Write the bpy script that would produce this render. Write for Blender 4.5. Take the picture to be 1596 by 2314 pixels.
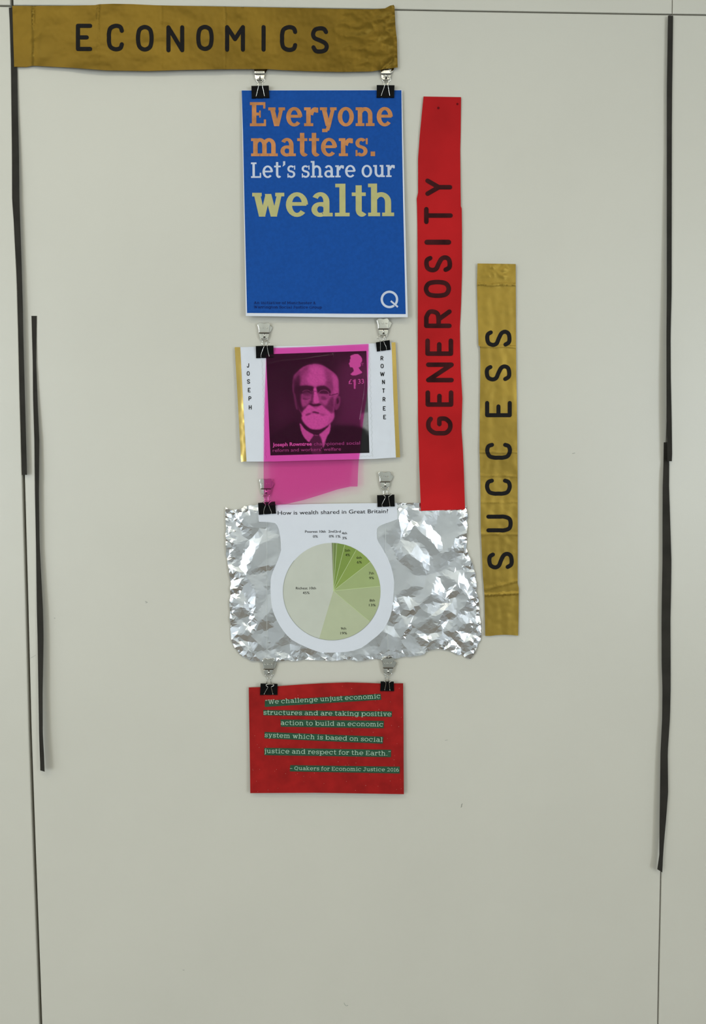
import bpy, math, random
import numpy as np
from mathutils import Vector, Matrix, noise
from mathutils.geometry import delaunay_2d_cdt
from mathutils.bvhtree import BVHTree

for o in list(bpy.data.objects):
    bpy.data.objects.remove(o)
C = bpy.context.scene.collection
rnd = random.Random(7)

# ------------------------------------------------------------------ camera
W, H = 1596, 2314
F = 2222.0            # focal length in pixels
D = 1.277             # distance of the lens from the wall (m)
CZ = 1.50             # height of the lens
d_ = Vector((253.0, 33793.0, F)).normalized()          # world down, seen by the camera
p0 = Vector((24 - 798, 12 - 1157, F)); p1 = Vector((1520 - 798, 32 - 1157, F))
h_ = p0.cross(p1).cross(d_).normalized()               # world right
if h_.x < 0: h_ = -h_
g_ = h_.cross(d_)                                      # into the wall
CAM = Vector((0.0, -D, CZ))

def P(px, py, off=0.0):
    """point on the plane lying off metres in front of the wall"""
    v = Vector((px - 798, py - 1157, F))
    t = (D - off) / v.dot(g_)
    return Vector((CAM.x + t * v.dot(h_), -off, CAM.z - t * v.dot(d_)))

cd = bpy.data.cameras.new('camera'); cam = bpy.data.objects.new('camera', cd); C.objects.link(cam)
cd.sensor_fit = 'HORIZONTAL'; cd.sensor_width = 36.0; cd.lens = F / W * 36.0
cd.clip_start = 0.02
cols = []
for i, s in ((0, 1), (1, -1), (2, -1)):
    cols.append(Vector((h_[i], g_[i], -d_[i])) * s)
M = Matrix((cols[0], cols[1], cols[2])).transposed().to_4x4()
M.translation = CAM
cam.matrix_world = M
bpy.context.scene.camera = cam

# ------------------------------------------------------------------ world, lamps, exposure
sc = bpy.context.scene
sc.view_settings.view_transform = 'Standard'
sc.view_settings.look = 'None'
sc.view_settings.exposure = 0.04
sc.view_settings.gamma = 1.0
sc.view_settings.use_curve_mapping = False
w = bpy.data.worlds.new('world'); sc.world = w; w.use_nodes = True
w.node_tree.nodes['Background'].inputs[0].default_value = (0.75, 0.80, 0.85, 1)
w.node_tree.nodes['Background'].inputs[1].default_value = 0.3

def lamp(name, loc, target, sx, sy, power, col):
    l = bpy.data.lights.new(name, 'AREA'); l.shape = 'RECTANGLE'; l.size = sx; l.size_y = sy
    l.energy = power; l.color = col
    o = bpy.data.objects.new(name, l); C.objects.link(o); o.location = loc
    o.rotation_euler = (Vector(target) - Vector(loc)).to_track_quat('-Z', 'Y').to_euler()
    return o
lamp('ceiling_lamp', (-0.55, -1.60, 2.66), (-0.55, -1.60, 0), 1.2, 0.30, 10.5, (1.0, 0.95, 0.76))
lamp('ceiling_lamp', (0.95, -2.6, 2.66), (0.95, -2.6, 0), 1.2, 0.30, 14.5, (1.0, 0.95, 0.76))
lamp('ceiling_lamp', (-1.2, -2.8, 2.66), (-1.2, -2.8, 0), 1.2, 0.30, 10, (1.0, 0.95, 0.76))
lamp('added_cool_light', (-2.45, -1.9, 1.50), (0.0, -1.2, 1.4), 1.3, 1.2, 15, (0.83, 0.92, 1.0))  # unseen cool area light, added to brighten the wall from the side
lamp('added_cool_light', (-1.65, -3.05, 1.50), (0.0, 0.0, 1.42), 1.1, 1.1, 42, (0.83, 0.92, 1.0))  # added pair, unseen, placed off centre for bright reflections in the foil
lamp('added_cool_light', (1.75, -3.05, 1.50), (0.0, 0.0, 1.42), 1.1, 1.1, 42, (0.83, 0.92, 1.0))

# ------------------------------------------------------------------ helpers
def srgb(r, g, b):
    f = lambda c: (c / 255 / 12.92) if c / 255 <= 0.04045 else ((c / 255 + 0.055) / 1.055) ** 2.4
    return (f(r), f(g), f(b), 1.0)

def mat(name, col, rough=0.6, metal=0.0, var=0.0, vscale=60.0, bump=0.0, bscale=300.0, spec=0.4,
        col2=None, detail=4.0):
    m = bpy.data.materials.new(name); m.use_nodes = True
    nt = m.node_tree; b = nt.nodes['Principled BSDF']
    b.inputs['Base Color'].default_value = col
    b.inputs['Roughness'].default_value = rough
    b.inputs['Metallic'].default_value = metal
    b.inputs['Specular IOR Level'].default_value = spec
    tc = nt.nodes.new('ShaderNodeTexCoord')
    if var > 0 or col2:
        n = nt.nodes.new('ShaderNodeTexNoise'); n.inputs['Scale'].default_value = vscale
        n.inputs['Detail'].default_value = detail
        nt.links.new(tc.outputs['Object'], n.inputs['Vector'])
        r = nt.nodes.new('ShaderNodeValToRGB')
        c2 = col2 or tuple(min(1, c * (1 + var)) for c in col[:3]) + (1,)
        c1 = tuple(c * (1 - var) for c in col[:3]) + (1,) if not col2 else col
        r.color_ramp.elements[0].position = 0.32; r.color_ramp.elements[1].position = 0.68
        r.color_ramp.elements[0].color = c1; r.color_ramp.elements[1].color = c2
        nt.links.new(n.outputs['Fac'], r.inputs['Fac'])
        nt.links.new(r.outputs['Color'], b.inputs['Base Color'])
    if bump > 0:
        n = nt.nodes.new('ShaderNodeTexNoise'); n.inputs['Scale'].default_value = bscale
        n.inputs['Detail'].default_value = 3
        nt.links.new(tc.outputs['Object'], n.inputs['Vector'])
        bp = nt.nodes.new('ShaderNodeBump'); bp.inputs['Strength'].default_value = bump
        bp.inputs['Distance'].default_value = 0.002
        nt.links.new(n.outputs['Fac'], bp.inputs['Height'])
        nt.links.new(bp.outputs['Normal'], b.inputs['Normal'])
    return m

def mesh_obj(name, verts, faces, m, parent=None, smooth=False, label=None):
    me = bpy.data.meshes.new(name); me.from_pydata([tuple(v) for v in verts], [], faces); me.update()
    if m: me.materials.append(m)
    if smooth:
        me.polygons.foreach_set('use_smooth', [True] * len(me.polygons))
    o = bpy.data.objects.new(name, me); C.objects.link(o)
    if parent:
        o.parent = parent; o.matrix_parent_inverse = parent.matrix_world.inverted()
    if label: o['label'] = label
    return o

def tag(o, label, cat, group=None):
    o['label'] = label; o['category'] = cat
    if group: o['group'] = group
    return o

def empty(name, loc, label, cat, group=None):
    o = bpy.data.objects.new(name, None); C.objects.link(o); o.location = loc
    o.matrix_world = Matrix.Translation(loc); o.empty_display_size = 0.02
    return tag(o, label, cat, group)

def lerp_poly(pts, t, axis=1):
    """pts sorted along axis; value of the other coordinate at t"""
    k = 1 - axis
    if t <= pts[0][axis]: return pts[0][k]
    for a, b in zip(pts, pts[1:]):
        if t <= b[axis]:
            s = (t - a[axis]) / max(1e-6, b[axis] - a[axis])
            return a[k] + s * (b[k] - a[k])
    return pts[-1][k]

def catmull(pts, n=8, closed=False):
    out = []; N = len(pts)
    rng = range(N) if closed else range(N - 1)
    for i in rng:
        if closed:
            a, b, c, d = pts[i - 1], pts[i], pts[(i + 1) % N], pts[(i + 2) % N]
        else:
            a = pts[max(0, i - 1)]; b = pts[i]; c = pts[i + 1]; d = pts[min(N - 1, i + 2)]
        for k in range(n):
            t = k / n
            out.append(tuple(0.5 * ((2 * b[j]) + (-a[j] + c[j]) * t + (2 * a[j] - 5 * b[j] + 4 * c[j] - d[j]) * t * t
                                    + (-a[j] + 3 * b[j] - 3 * c[j] + d[j]) * t ** 3) for j in range(len(b))))
    if not closed: out.append(tuple(pts[-1]))
    return out

def densify(pts, step, closed=True):
    out = []; N = len(pts)
    for i in range(N if closed else N - 1):
        a = pts[i]; b = pts[(i + 1) % N]
        n = max(1, int(round(math.dist(a, b) / step)))
        for k in range(n):
            out.append((a[0] + (b[0] - a[0]) * k / n, a[1] + (b[1] - a[1]) * k / n))
    if not closed: out.append(tuple(pts[-1]))
    return out

def inside(poly, x, y):
    c = False; j = len(poly) - 1
    for i in range(len(poly)):
        xi, yi = poly[i]; xj, yj = poly[j]
        if (yi > y) != (yj > y) and x < (xj - xi) * (y - yi) / (yj - yi) + xi: c = not c
        j = i
    return c

def tri_sheet(outline, interior):
    n = len(outline)
    vs = [Vector(p) for p in outline] + [Vector(p) for p in interior]
    r = delaunay_2d_cdt(vs, [], [list(range(n))], 1, 1e-4)
    return [(v.x, v.y) for v in r[0]], [tuple(f) for f in r[2]]

class Sheet:
    """a thin sheet cut to an outline given on the wall, with its own relief and thickness"""
    def __init__(s, name, outline, off, m, step=8, th=0.0003, parent=None, smooth=True, interior=None,
                 estep=None, jitter=0.3, extra=None):
        ol = densify(outline, estep or step)
        xs = [p[0] for p in ol]; ys = [p[1] for p in ol]
        pts = list(interior or [])
        if interior is None:
            y = min(ys) + step * .5; r_ = 0
            while y < max(ys):
                x = min(xs) + (step * .5 if r_ % 2 else 0)
                while x < max(xs):
                    q = (x + rnd.uniform(-jitter, jitter) * step, y + rnd.uniform(-jitter, jitter) * step)
                    if inside(ol, *q): pts.append(q)
                    x += step
                y += step * .87; r_ += 1
        if extra:
            ea = np.array(extra)
            pts = [q for q in pts if ((ea - q) ** 2).sum(1).min() > 2.5] + [q for q in extra if inside(ol, *q)]
        lim = (0.35 * (estep or step)) ** 2
        oa = np.array(ol); pa = np.array(pts)
        keep = np.ones(len(pa), bool)
        for q in oa:
            keep &= ((pa - q) ** 2).sum(1) > lim
        pts = [tuple(q) for q in pa[keep]]
        v2, fs = tri_sheet(ol, pts)
        s.off = off
        zs = [off(x, y) for x, y in v2]
        n = len(v2)
        vf = [P(x, y, z) for (x, y), z in zip(v2, zs)]
        vb = [P(x, y, z - th) for (x, y), z in zip(v2, zs)]
        faces = []
        edge = {}
        for f in fs:
            a, b, c = [Vector((v2[i][0], v2[i][1])) for i in f[:3]]
            if (b - a).cross(c - a) > 0: f = tuple(reversed(f))     # image y runs down: face the room
            faces.append(f)
            for i in range(len(f)):
                e = (f[i], f[(i + 1) % len(f)])
                edge[e] = edge.get(e, 0) + 1
        rim = [e for e in edge if (e[1], e[0]) not in edge]
        allf = list(faces) + [tuple(i + n for i in reversed(f)) for f in faces]
        allf += [(a + 2 * n, a + 3 * n, b + 3 * n, b + 2 * n) for a, b in rim]
        s.obj = mesh_obj(name, vf + vb + vf + vb, allf, m, parent, smooth=False)
        if smooth:
            k = 2 * len(faces)
            s.obj.data.polygons.foreach_set('use_smooth', [i < k for i in range(len(allf))])
        s.bvh = BVHTree.FromPolygons([Vector((x, y, z * 1000)) for (x, y), z in zip(v2, zs)], faces)
        s.v2 = v2; s.zs = zs
    def z(s, x, y):
        h = s.bvh.ray_cast(Vector((x, y, 1e4)), Vector((0, 0, -1)))
        return h[0].z / 1000 if h[0] is not None else s.off(x, y)

def union(polys):
    """overlapping pieces of one letter become one clean surface"""
    vs = []; fs = []
    for p in polys:
        i = len(vs); vs += [Vector(q) for q in p]
        a = sum((p[k][0] * p[(k + 1) % len(p)][1] - p[(k + 1) % len(p)][0] * p[k][1]) for k in range(len(p)))
        f = list(range(i, i + len(p))); fs.append(f if a > 0 else f[::-1])
    r = delaunay_2d_cdt(vs, [], fs, 0, 1e-3)
    return [[(r[0][i].x, r[0][i].y) for i in f] for f, og in zip(r[2], r[5]) if og]

def flat_print(name, polys, sheet, m, lift=0.00025, label=None, parent=None):
    """print lying on a sheet; polys = list of (points, ) in picture coordinates of the wall"""
    V = []; Fc = []
    for p in polys:
        i0 = len(V)
        a = sum((p[i][0] * p[(i + 1) % len(p)][1] - p[(i + 1) % len(p)][0] * p[i][1]) for i in range(len(p)))
        if a > 0: p = list(reversed(p))
        for x, y in p: V.append(P(x, y, sheet.z(x, y) + lift))
        Fc.append(tuple(range(i0, i0 + len(p))))
    return mesh_obj(name, V, Fc, m, parent or sheet.obj, label=label)

# ---- rounded strokes
def stroke_polys(pts, w, closed=False, cap=True):
    out = []
    n = len(pts)
    L = []; R = []
    for i in range(n):
        a = pts[i - 1] if (i > 0 or closed) else pts[i]
        b = pts[(i + 1) % n] if (i < n - 1 or closed) else pts[i]
        dx, dy = b[0] - a[0], b[1] - a[1]; l = math.hypot(dx, dy) or 1
        nx, ny = -dy / l * w / 2, dx / l * w / 2
        L.append((pts[i][0] + nx, pts[i][1] + ny)); R.append((pts[i][0] - nx, pts[i][1] - ny))
    for i in range(n if closed else n - 1):
        j = (i + 1) % n
        out.append([L[i], L[j], R[j], R[i]])
    if cap and not closed:
        for q in (pts[0], pts[-1]):
            out.append([(q[0] + w / 2 * math.cos(t * math.pi / 6), q[1] + w / 2 * math.sin(t * math.pi / 6)) for t in range(12)])
    return out

STENCIL = {
 'E': [([(1, 1), (0, 1), (0, 0), (1, 0)], 0), ([(0, .5), (.72, .5)], 0)],
 'C': [([(.98, .79), (.86, .95), (.5, 1), (.12, .9), (0, .68), (0, .5), (0, .32), (.12, .1), (.5, 0), (.86, .05), (.98, .21)], 1)],
 'O': [([(.5, 1), (.13, .9), (0, .66), (0, .34), (.13, .1), (.5, 0), (.87, .1), (1, .34), (1, .66), (.87, .9)], 2)],
 'N': [([(0, 0), (0, 1), (1, 0), (1, 1)], 0)],
 'M': [([(0, 0), (0, 1), (.5, .47), (1, 1), (1, 0)], 0)],
 'I': [([(.5, 1), (.5, 0)], 0)],
 'S': [([(.95, .84), (.8, .97), (.5, 1), (.15, .94), (0, .75), (.12, .58), (.5, .48), (.88, .36), (1, .2), (.86, .05), (.5, 0), (.2, .03), (.03, .18)], 1)],
 'U': [([(0, 1), (0, .5), (0, .3), (.15, .06), (.5, 0), (.85, .06), (1, .3), (1, .5), (1, 1)], 1)],
 'G': [([(.97, .9), (.72, 1), (.32, .97), (.04, .75), (0, .5), (.03, .2), (.3, .02), (.7, .02), (.97, .22), (.98, .46), (.9, .5), (.62, .5)], 1)],
 'R': [([(0, 0), (0, 1), (.6, 1), (.95, .88), (1, .7), (.85, .52), (.5, .47), (0, .47)], 3), ([(.45, .47), (1, 0)], 0)],
 'J': [([(.8, 1), (.8, .3), (.62, .04), (.3, 0), (.05, .2)], 0)],
 'P': [([(0, 0), (0, 1), (.6, 1), (.97, .88), (1, .7), (.9, .52), (.5, .45), (0, .45)], 3)],
 'H': [([(0, 0), (0, 1)], 0), ([(1, 0), (1, 1)], 0), ([(0, .52), (1, .52)], 0)],
 'W': [([(0, 1), (.25, 0), (.5, .9), (.75, 0), (1, 1)], 0)],
 'T': [([(0, 1), (1, 1)], 0), ([(.5, 1), (.5, 0)], 0)],
 'Y': [([(0, 1), (.45, .55), (.5, .5), (.5, 0)], 0), ([(1, 1), (.52, .52)], 0)],
}
def stencil(ch, box, w, turned=False):
    x0, x1, y0, y1 = box
    x0 += w / 2; x1 -= w / 2; y0 += w / 2; y1 -= w / 2
    out = []
    for pts, kind in STENCIL[ch]:
        if turned: q = [(x1 - v * (x1 - x0), y1 - u * (y1 - y0)) for u, v in pts]
        else: q = [(x0 + u * (x1 - x0), y1 - v * (y1 - y0)) for u, v in pts]
        if kind == 1: q = catmull(q, 5)
        elif kind == 2: q = catmull(q, 5, True)
        elif kind == 3: q = q[:2] + catmull(q[2:], 4)
        if kind in (0, 3):
            qq = densify(q, 5, False)
            for a, b in zip(q, q[1:]):
                out += stroke_polys(densify([a, b], 5, False), w)
        else: out += stroke_polys(q, w, kind == 2)
    return union(out)

# ---- slab-serif lettering with adjustable weight (x-height = 1)
def slab_glyph(c, S, T, B):
    q = []; s = .13 if S > .18 else .15
    A_ = 1.37; K = 1.28; DS = -.32
    def R(x0, y0, x1, y1): q.append([(x0, y0), (x1, y0), (x1, y1), (x0, y1)])
    def L(x0, y0, x1, y1, w): q.append([(x0 - w / 2, y0), (x0 + w / 2, y0), (x1 + w / 2, y1), (x1 - w / 2, y1)])
    def A(cx, cy, rx, ry, a0, a1, wv, wh):
        n = max(4, int(abs(a1 - a0) / 15))
        for i in range(n):
            u = math.radians(a0 + (a1 - a0) * i / n); v = math.radians(a0 + (a1 - a0) * (i + 1) / n)
            q.append([(cx + rx * math.cos(u), cy + ry * math.sin(u)), (cx + rx * math.cos(v), cy + ry * math.sin(v)),
                      (cx + (rx - wv) * math.cos(v), cy + (ry - wh) * math.sin(v)), (cx + (rx - wv) * math.cos(u), cy + (ry - wh) * math.sin(u))])
    def dot(x, y, r): q.append([(x + r * math.cos(t * math.pi / 4), y + r * math.sin(t * math.pi / 4)) for t in range(8)])
    def foot(x, l=1, r=1): R(x - s * l, 0, x + S + s * r, B)
    def head(x, y, l=1, r=0): R(x - s * l, y - B, x + S + s * r, y)
    if c == ' ': return q, .38
    if c in 'nhm':
        top = A_ if c == 'h' else 1
        x = s; R(x, 0, x + S, top); head(x, top); foot(x)
        k = .62 if c != 'm' else .55
        for i in range(2 if c == 'm' else 1):
            xr = x + k
            A((x + xr + S) / 2, .60, (xr + S - x) / 2, .41, 0, 150, S, T * 1.15)
            R(xr, 0, xr + S, .60); foot(xr); x = xr
        return q, x + S + s + .06
    if c == 'u':
        x = s; xr = x + .60
        R(x, .4, x + S, 1); head(x, 1); A((x + xr + S) / 2, .40, (xr + S - x) / 2, .41, 180, 330, S, T * 1.15)
        R(xr, 0, xr + S, 1); head(xr, 1); foot(xr, 0, 1); return q, xr + S + s + .06
    if c == 'r':
        x = s; R(x, 0, x + S, 1); head(x, 1); foot(x, 1, 1.2)
        A(x + S + .26, .50, .36, .51, 65, 165, S * .9, T * 1.5)
        q.append([(x + S + .30, .72), (x + S + .46, .72), (x + S + .46, .98), (x + S + .30, 1.0)])
        return q, x + S + .50
    if c in 'oec' or c in 'dbpqg':
        rx, wd = .49, 1.04
        if c == 'o': A(.50, .5, rx, .52, 0, 360, S, T)
        if c == 'e':
            A(.50, .5, rx, .52, 0, 318, S, T); R(.06, .45, .92, .45 + T * .9)
        if c == 'c':
            A(.50, .5, rx, .52, 42, 320, S, T); R(.80 - T * .2, .66, .92, .98 if S > .18 else .94)
        if c in 'dq' or c == 'g':
            A(.46, .5, .46, .52, 0, 360, S, T)
            xs = .92 - S * .8
            if c == 'd': R(xs, 0, xs + S, A_); R(xs - s, A_ - B, xs, A_); R(xs + S, 0, xs + S + s, B); wd = xs + S + s + .06
            if c == 'g':
                R(xs, -.05, xs + S, 1); R(xs, 1 - B, xs + S + s, 1)
                A((xs + S + .08) / 2, -.06, (xs + S - .08) / 2, .34, 195, 360, S, T * 1.1); wd = xs + S + s + .04
        if c in 'bp':
            x = s * .9
            A(x + .52, .5, .46, .52, 0, 360, S, T)
            if c == 'b': R(x, 0, x + S, A_); head(x, A_)
            else: R(x, -.4, x + S, 1); head(x, 1); R(x - s, -.4, x + S + s, -.4 + B)
            wd = x + 1.02
        return q, wd
    if c == 'a':
        A(.44, .62, .40, .40, 0, 150, S, T); R(.84 - S, .1, .84, .64)
        A(.42, .29, .38, .31, 60, 300, S * .95, T); A(.42, .29, .38, .31, 60, -60, S * .7, T)
        R(.42, .60 - T, .84, .60); R(.84 - S * .4, 0, .98, B); R(.84 - S, 0, .84, .3)
        return q, 1.0
    if c == 's':
        A(.40, .73, .35, .29, 35, 255, S * .9, T); A(.42, .28, .37, .30, -150, 85, S * .9, T)
        q.append([(.24, .62), (.34, .44), (.56, .40), (.46, .60)])
        R(.68, .66, .68 + T * .7, 1.0); R(.06, 0, .06 + T * .7, .34)
        return q, .84
    if c == 't':
        x = .17; R(x, .24, x + S, 1.30); R(0, 1 - B, .62, 1)
        A(x + .27, .28, .27, .30, 180, 320, S, T * 1.1); return q, .66
    if c == 'f':
        x = .19; R(x, 0, x + S, 1.1); R(.02, 1 - B, .60, 1); foot(x)
        A(x + .27, 1.08, .27, .30, 30, 180, S, T * 1.1); return q, .64
    if c in 'il1':
        x = .22 if c != '1' else .24; top = {'i': 1, 'l': A_, '1': K}[c]
        R(x, 0, x + S, top); R(.02, 0, x + S + .18, B)
        if c == '1': L(.10, K - .24, x + S * .5, K, T * 1.2)
        else: R(.04, top - B, x, top)
        if c == 'i': dot(x + S / 2, 1.27, max(S * .55, .1))
        return q, x + S + .22
    if c == 'j':
        x = .24; R(x, -.1, x + S, 1); R(.04, 1 - B, x, 1); dot(x + S / 2, 1.27, max(S * .55, .1))
        A(x + S - .24, -.1, .24, .26, 250, 360, S, T); return q, x + S + .10
    if c == 'k':
        x = s; R(x, 0, x + S, A_); head(x, A_); foot(x)
        L(x + S * .8, .38, .78, 1, S * .9); L(x + S + .12, .58, .84, 0, S * 1.15)
        R(.60, 1 - B, 1.0, 1); R(.64, 0, 1.06, B); return q, 1.08
    if c == 'v' or c == 'y':
        L(.22, 1, .50, 0, S * 1.05); L(.82, 1, .54, 0, S * .85)
        R(0, 1 - B, .44, 1); R(.62, 1 - B, 1.02, 1)
        if c == 'y':
            L(.54, 0, .44, -.24, S * .9); R(.14, -.32, .46, -.32 + B * 1.15)
            q.append([(.30, -.32), (.44, -.32), (.56, -.05), (.46, -.02)])
        return q, 1.02
    if c == 'w':
        L(.20, 1, .44, 0, S * 1.05); L(.70, .95, .46, 0, S * .8); L(.70, .95, .96, 0, S * 1.05); L(1.22, 1, .98, 0, S * .8)
        R(0, 1 - B, .42, 1); R(1.02, 1 - B, 1.42, 1)
        if S < .18: R(.56, .95 - B, .84, .95)
        return q, 1.42
    if c == '.': R(.08, 0, .08 + max(.26, S), max(.26, S) * .95) if S > .18 else dot(.18, .09, .1); return q, .46
    if c in "'": R(.12, 1.05, .12 + S * .9, 1.36); q.append([(.06, .92), (.2, .98), (.12 + S * .9, 1.1), (.12, 1.1)]); return q, .40
    if c in '“”':
        for x in (.06, .34):
            if c == '“': dot(x + .1, 1.08, .10); q.append([(x, 1.08), (x + .08, 1.05), (x + .16, 1.32), (x + .1, 1.32)])
            else: dot(x + .1, 1.28, .10); q.append([(x + .2, 1.28), (x + .12, 1.3), (x + .02, 1.06), (x + .08, 1.06)])
        return q, .62
    if c == '–': R(.05, .44, .80, .44 + T); return q, .85
    # capitals and figures
    if c == 'E':
        x = .12; R(x, 0, x + S, K); R(0, 0, .98, B); R(0, K - B, .94, K); R(x, .57, .66, .57 + B)
        R(.98 - B * .85, 0, .98, .36); R(.94 - B * .85, K - .34, .94, K); R(.66 - B * .6, .46, .66, .57 + B + .11); return q, 1.06
    if c == 'L':
        x = .14; R(x, 0, x + S, K); R(0, 0, .94, B); R(0, K - B, x + S + .16, K); R(.94 - B * .9, 0, .94, .42); return q, 1.0
    if c == 'W':
        L(.22, K, .50, 0, S); L(.84, K * .97, .54, 0, S * .8); L(.84, K * .97, 1.14, 0, S); L(1.46, K, 1.18, 0, S * .8)
        R(0, K - B, .46, K); R(1.22, K - B, 1.68, K); R(.68, K * .97 - B, 1.0, K * .97); return q, 1.68
    if c == 'A':
        L(.20, 0, .60, K, S * .9); L(1.02, 0, .62, K, S); R(.34, .36, .88, .36 + B); R(0, 0, .42, B); R(.80, 0, 1.24, B)
        R(.36, K - B, .66, K); return q, 1.26
    if c == 'M':
        R(.14, 0, .14 + S, K); R(1.24, 0, 1.24 + S, K); L(.22, K, .76, .28, S); L(1.30, K, .76, .28, S)
        R(0, 0, .42, B); R(1.08, 0, 1.50, B); R(0, K - B, .24, K); R(1.28, K - B, 1.52, K); return q, 1.54
    if c in 'GQ':
        A(.60, K / 2, .56, K / 2 + .02, 38 if c == 'G' else 0, 335 if c == 'G' else 360, S, T)
        if c == 'G': R(1.12 - S, .1, 1.12, .56); R(.72, .56 - B, 1.26, .56); R(1.0, K - .42, 1.1, K)
        else: L(.62, .18, 1.02, -.16, S * 1.1)
        return q, 1.28
    if c == 'J':
        x = .50; R(x, .34, x + S, K); R(.28, K - B, x + S + .2, K); A(x + S - .34, .34, .34, .36, 180, 360, S, T); return q, x + S + .26
    if c == 'S':
        A(.48, .94, .42, .36, 30, 258, S, T); A(.50, .35, .44, .37, -155, 85, S, T); q.append([(.22, .82), (.34, .58), (.72, .50), (.58, .74)])
        R(.80, .86, .80 + T, K); R(.08, 0, .08 + T, .4); return q, 1.0
    if c == '&':
        A(.46, .98, .28, .31, 0, 360, S * .8, T); A(.42, .34, .38, .36, 40, 330, S, T); L(.34, .80, 1.0, 0, S)
        A(.42, .34, .52, .36, 300, 370, T, T); return q, 1.14
    if c == '0': A(.46, K / 2, .42, K / 2 + .01, 0, 360, S, T); return q, .96
    if c == '6': A(.46, .38, .42, .40, 0, 360, S, T); A(.62, .5, .58, .80, 95, 180, S, T); return q, .96
    if c == '2':
        A(.44, K - .36, .38, .37, -20, 165, S, T); L(.78, K - .5, .16, .06, S * .9); R(.06, 0, .86, B); R(.86 - T, 0, .86, .3); return q, .96
    return q, .5

def slab_text(txt, a, b, xh, S, T, B, gap=.06):
    """lettering from a to b (baseline ends), x-height xh, fitted to the length"""
    items = []; x = 0
    for ch in txt:
        q, wd = slab_glyph(ch, S, T, B)
        items.append((x, q)); x += wd + gap
    x -= gap
    dx, dy = b[0] - a[0], b[1] - a[1]; l = math.hypot(dx, dy); ux, uy = dx / l, dy / l
    k = l / x; out = []
    for ox, q in items:
        for pl in (union(q) if q else []):
            out.append([(a[0] + ux * (ox + u) * k + uy * v * xh, a[1] + uy * (ox + u) * k - ux * v * xh) for u, v in pl])
    return out

def sans_text(txt, a, b, cap, bold=0.0):
    cu = bpy.data.curves.new('t', 'FONT'); cu.body = txt; cu.size = 1; cu.offset = bold; cu.resolution_u = 3
    o = bpy.data.objects.new('t', cu); C.objects.link(o)
    bpy.context.view_layer.update()
    me = bpy.data.meshes.new_from_object(o.evaluated_get(bpy.context.evaluated_depsgraph_get()))
    co = [(v.co.x, v.co.y) for v in me.vertices]; fs = [tuple(p.vertices) for p in me.polygons]
    bpy.data.objects.remove(o); bpy.data.curves.remove(cu); bpy.data.meshes.remove(me)
    x0 = min(c[0] for c in co); x1 = max(c[0] for c in co)
    dx, dy = b[0] - a[0], b[1] - a[1]; l = math.hypot(dx, dy); ux, uy = dx / l, dy / l
    k = l / (x1 - x0); kv = cap / 0.70
    pts = [(a[0] + ux * (u - x0) * k + uy * v * kv, a[1] + uy * (u - x0) * k - ux * v * kv) for u, v in co]
    return [[pts[i] for i in f] for f in fs]

def tube(path, r, seg=6, closed=False):
    V = []; Fc = []; n = len(path)
    for i, p in enumerate(path):
        a = path[i - 1] if (i > 0 or closed) else path[i]
        b = path[(i + 1) % n] if (i < n - 1 or closed) else path[i]
        t = (b - a).normalized() if (b - a).length > 1e-9 else Vector((0, 0, 1))
        u = t.cross(Vector((0, 1, 0)));  u = u.normalized() if u.length > 1e-4 else Vector((1, 0, 0))
        v = t.cross(u)
        for k in range(seg):
            an = 2 * math.pi * k / seg
            V.append(p + (u * math.cos(an) + v * math.sin(an)) * r)
    for i in range(n if closed else n - 1):
        j = (i + 1) % n
        for k in range(seg):
            l = (k + 1) % seg
            Fc.append((i * seg + k, i * seg + l, j * seg + l, j * seg + k))
    if not closed:
        Fc.append(tuple(range(seg))); Fc.append(tuple(reversed(range((n - 1) * seg, n * seg))))
    return V, Fc

def merge(*parts):
    V = []; Fc = []
    for v, f in parts:
        i = len(V); V += list(v); Fc += [tuple(k + i for k in q) for q in f]
    return V, Fc

nz = lambda x, y, s, k=0.0: noise.noise(Vector((x / s, y / s, k)))

# ------------------------------------------------------------------ materials
M_panel = mat('laminate', (0.575, 0.552, 0.478, 1), .36, var=.018, vscale=5, bump=.02, bscale=500, spec=.5)
M_back = mat('groove_dark', (0.035, 0.030, 0.024, 1), .8, var=.4, vscale=40)
M_room = mat('painted_wall', (0.60, 0.65, 0.70, 1), .8, var=.03, vscale=3)
M_ceil = mat('ceiling_paint', (0.70, 0.70, 0.66, 1), .85, var=.03, vscale=3)
M_floor = mat('carpet', (0.18, 0.155, 0.125, 1), .95, var=.2, vscale=300)
M_gold_lit = mat('gold_paper_lit', (0.30, 0.198, 0.032, 1), .42, metal=.6, spec=.2, var=.12, vscale=14, bump=.05, bscale=160)  # same gold paper as the banner; its brighter lighting is put into the colour
M_gold = mat('gold_paper', (0.182, 0.110, 0.012, 1), .42, metal=.6, spec=.2, var=.10, vscale=14, bump=.05, bscale=160)
M_goldedge = mat('gold_mirror_foil', (0.62, 0.44, 0.13, 1), .22, metal=1.0, var=.05, vscale=20)
M_black = mat('black_paper', (0.030, 0.027, 0.022, 1), .8, spec=.15, var=.15, vscale=40)
M_ink = mat('black_ink', (0.006, 0.005, 0.005, 1), .65, var=.1, spec=.15)
M_inkred = mat('marker_on_red', (0.040, 0.006, 0.007, 1), .7, spec=.1, var=.45, vscale=45)
M_red = mat('red_tissue', (0.43, 0.011, 0.013, 1),   .75, spec=.1, var=.16, vscale=9, bump=.05, bscale=120)
M_white = mat('white_paper', (0.66, 0.68, 0.73, 1), .7, var=.01, spec=.15)
M_blue = mat('blue_print', (0.0075, 0.068, 0.305, 1), .75, spec=.12, var=.08, vscale=260, detail=2)
M_orange = mat('orange_print', (0.50, 0.21, 0.075, 1), .7, spec=.1, var=.16, vscale=90)
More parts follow.
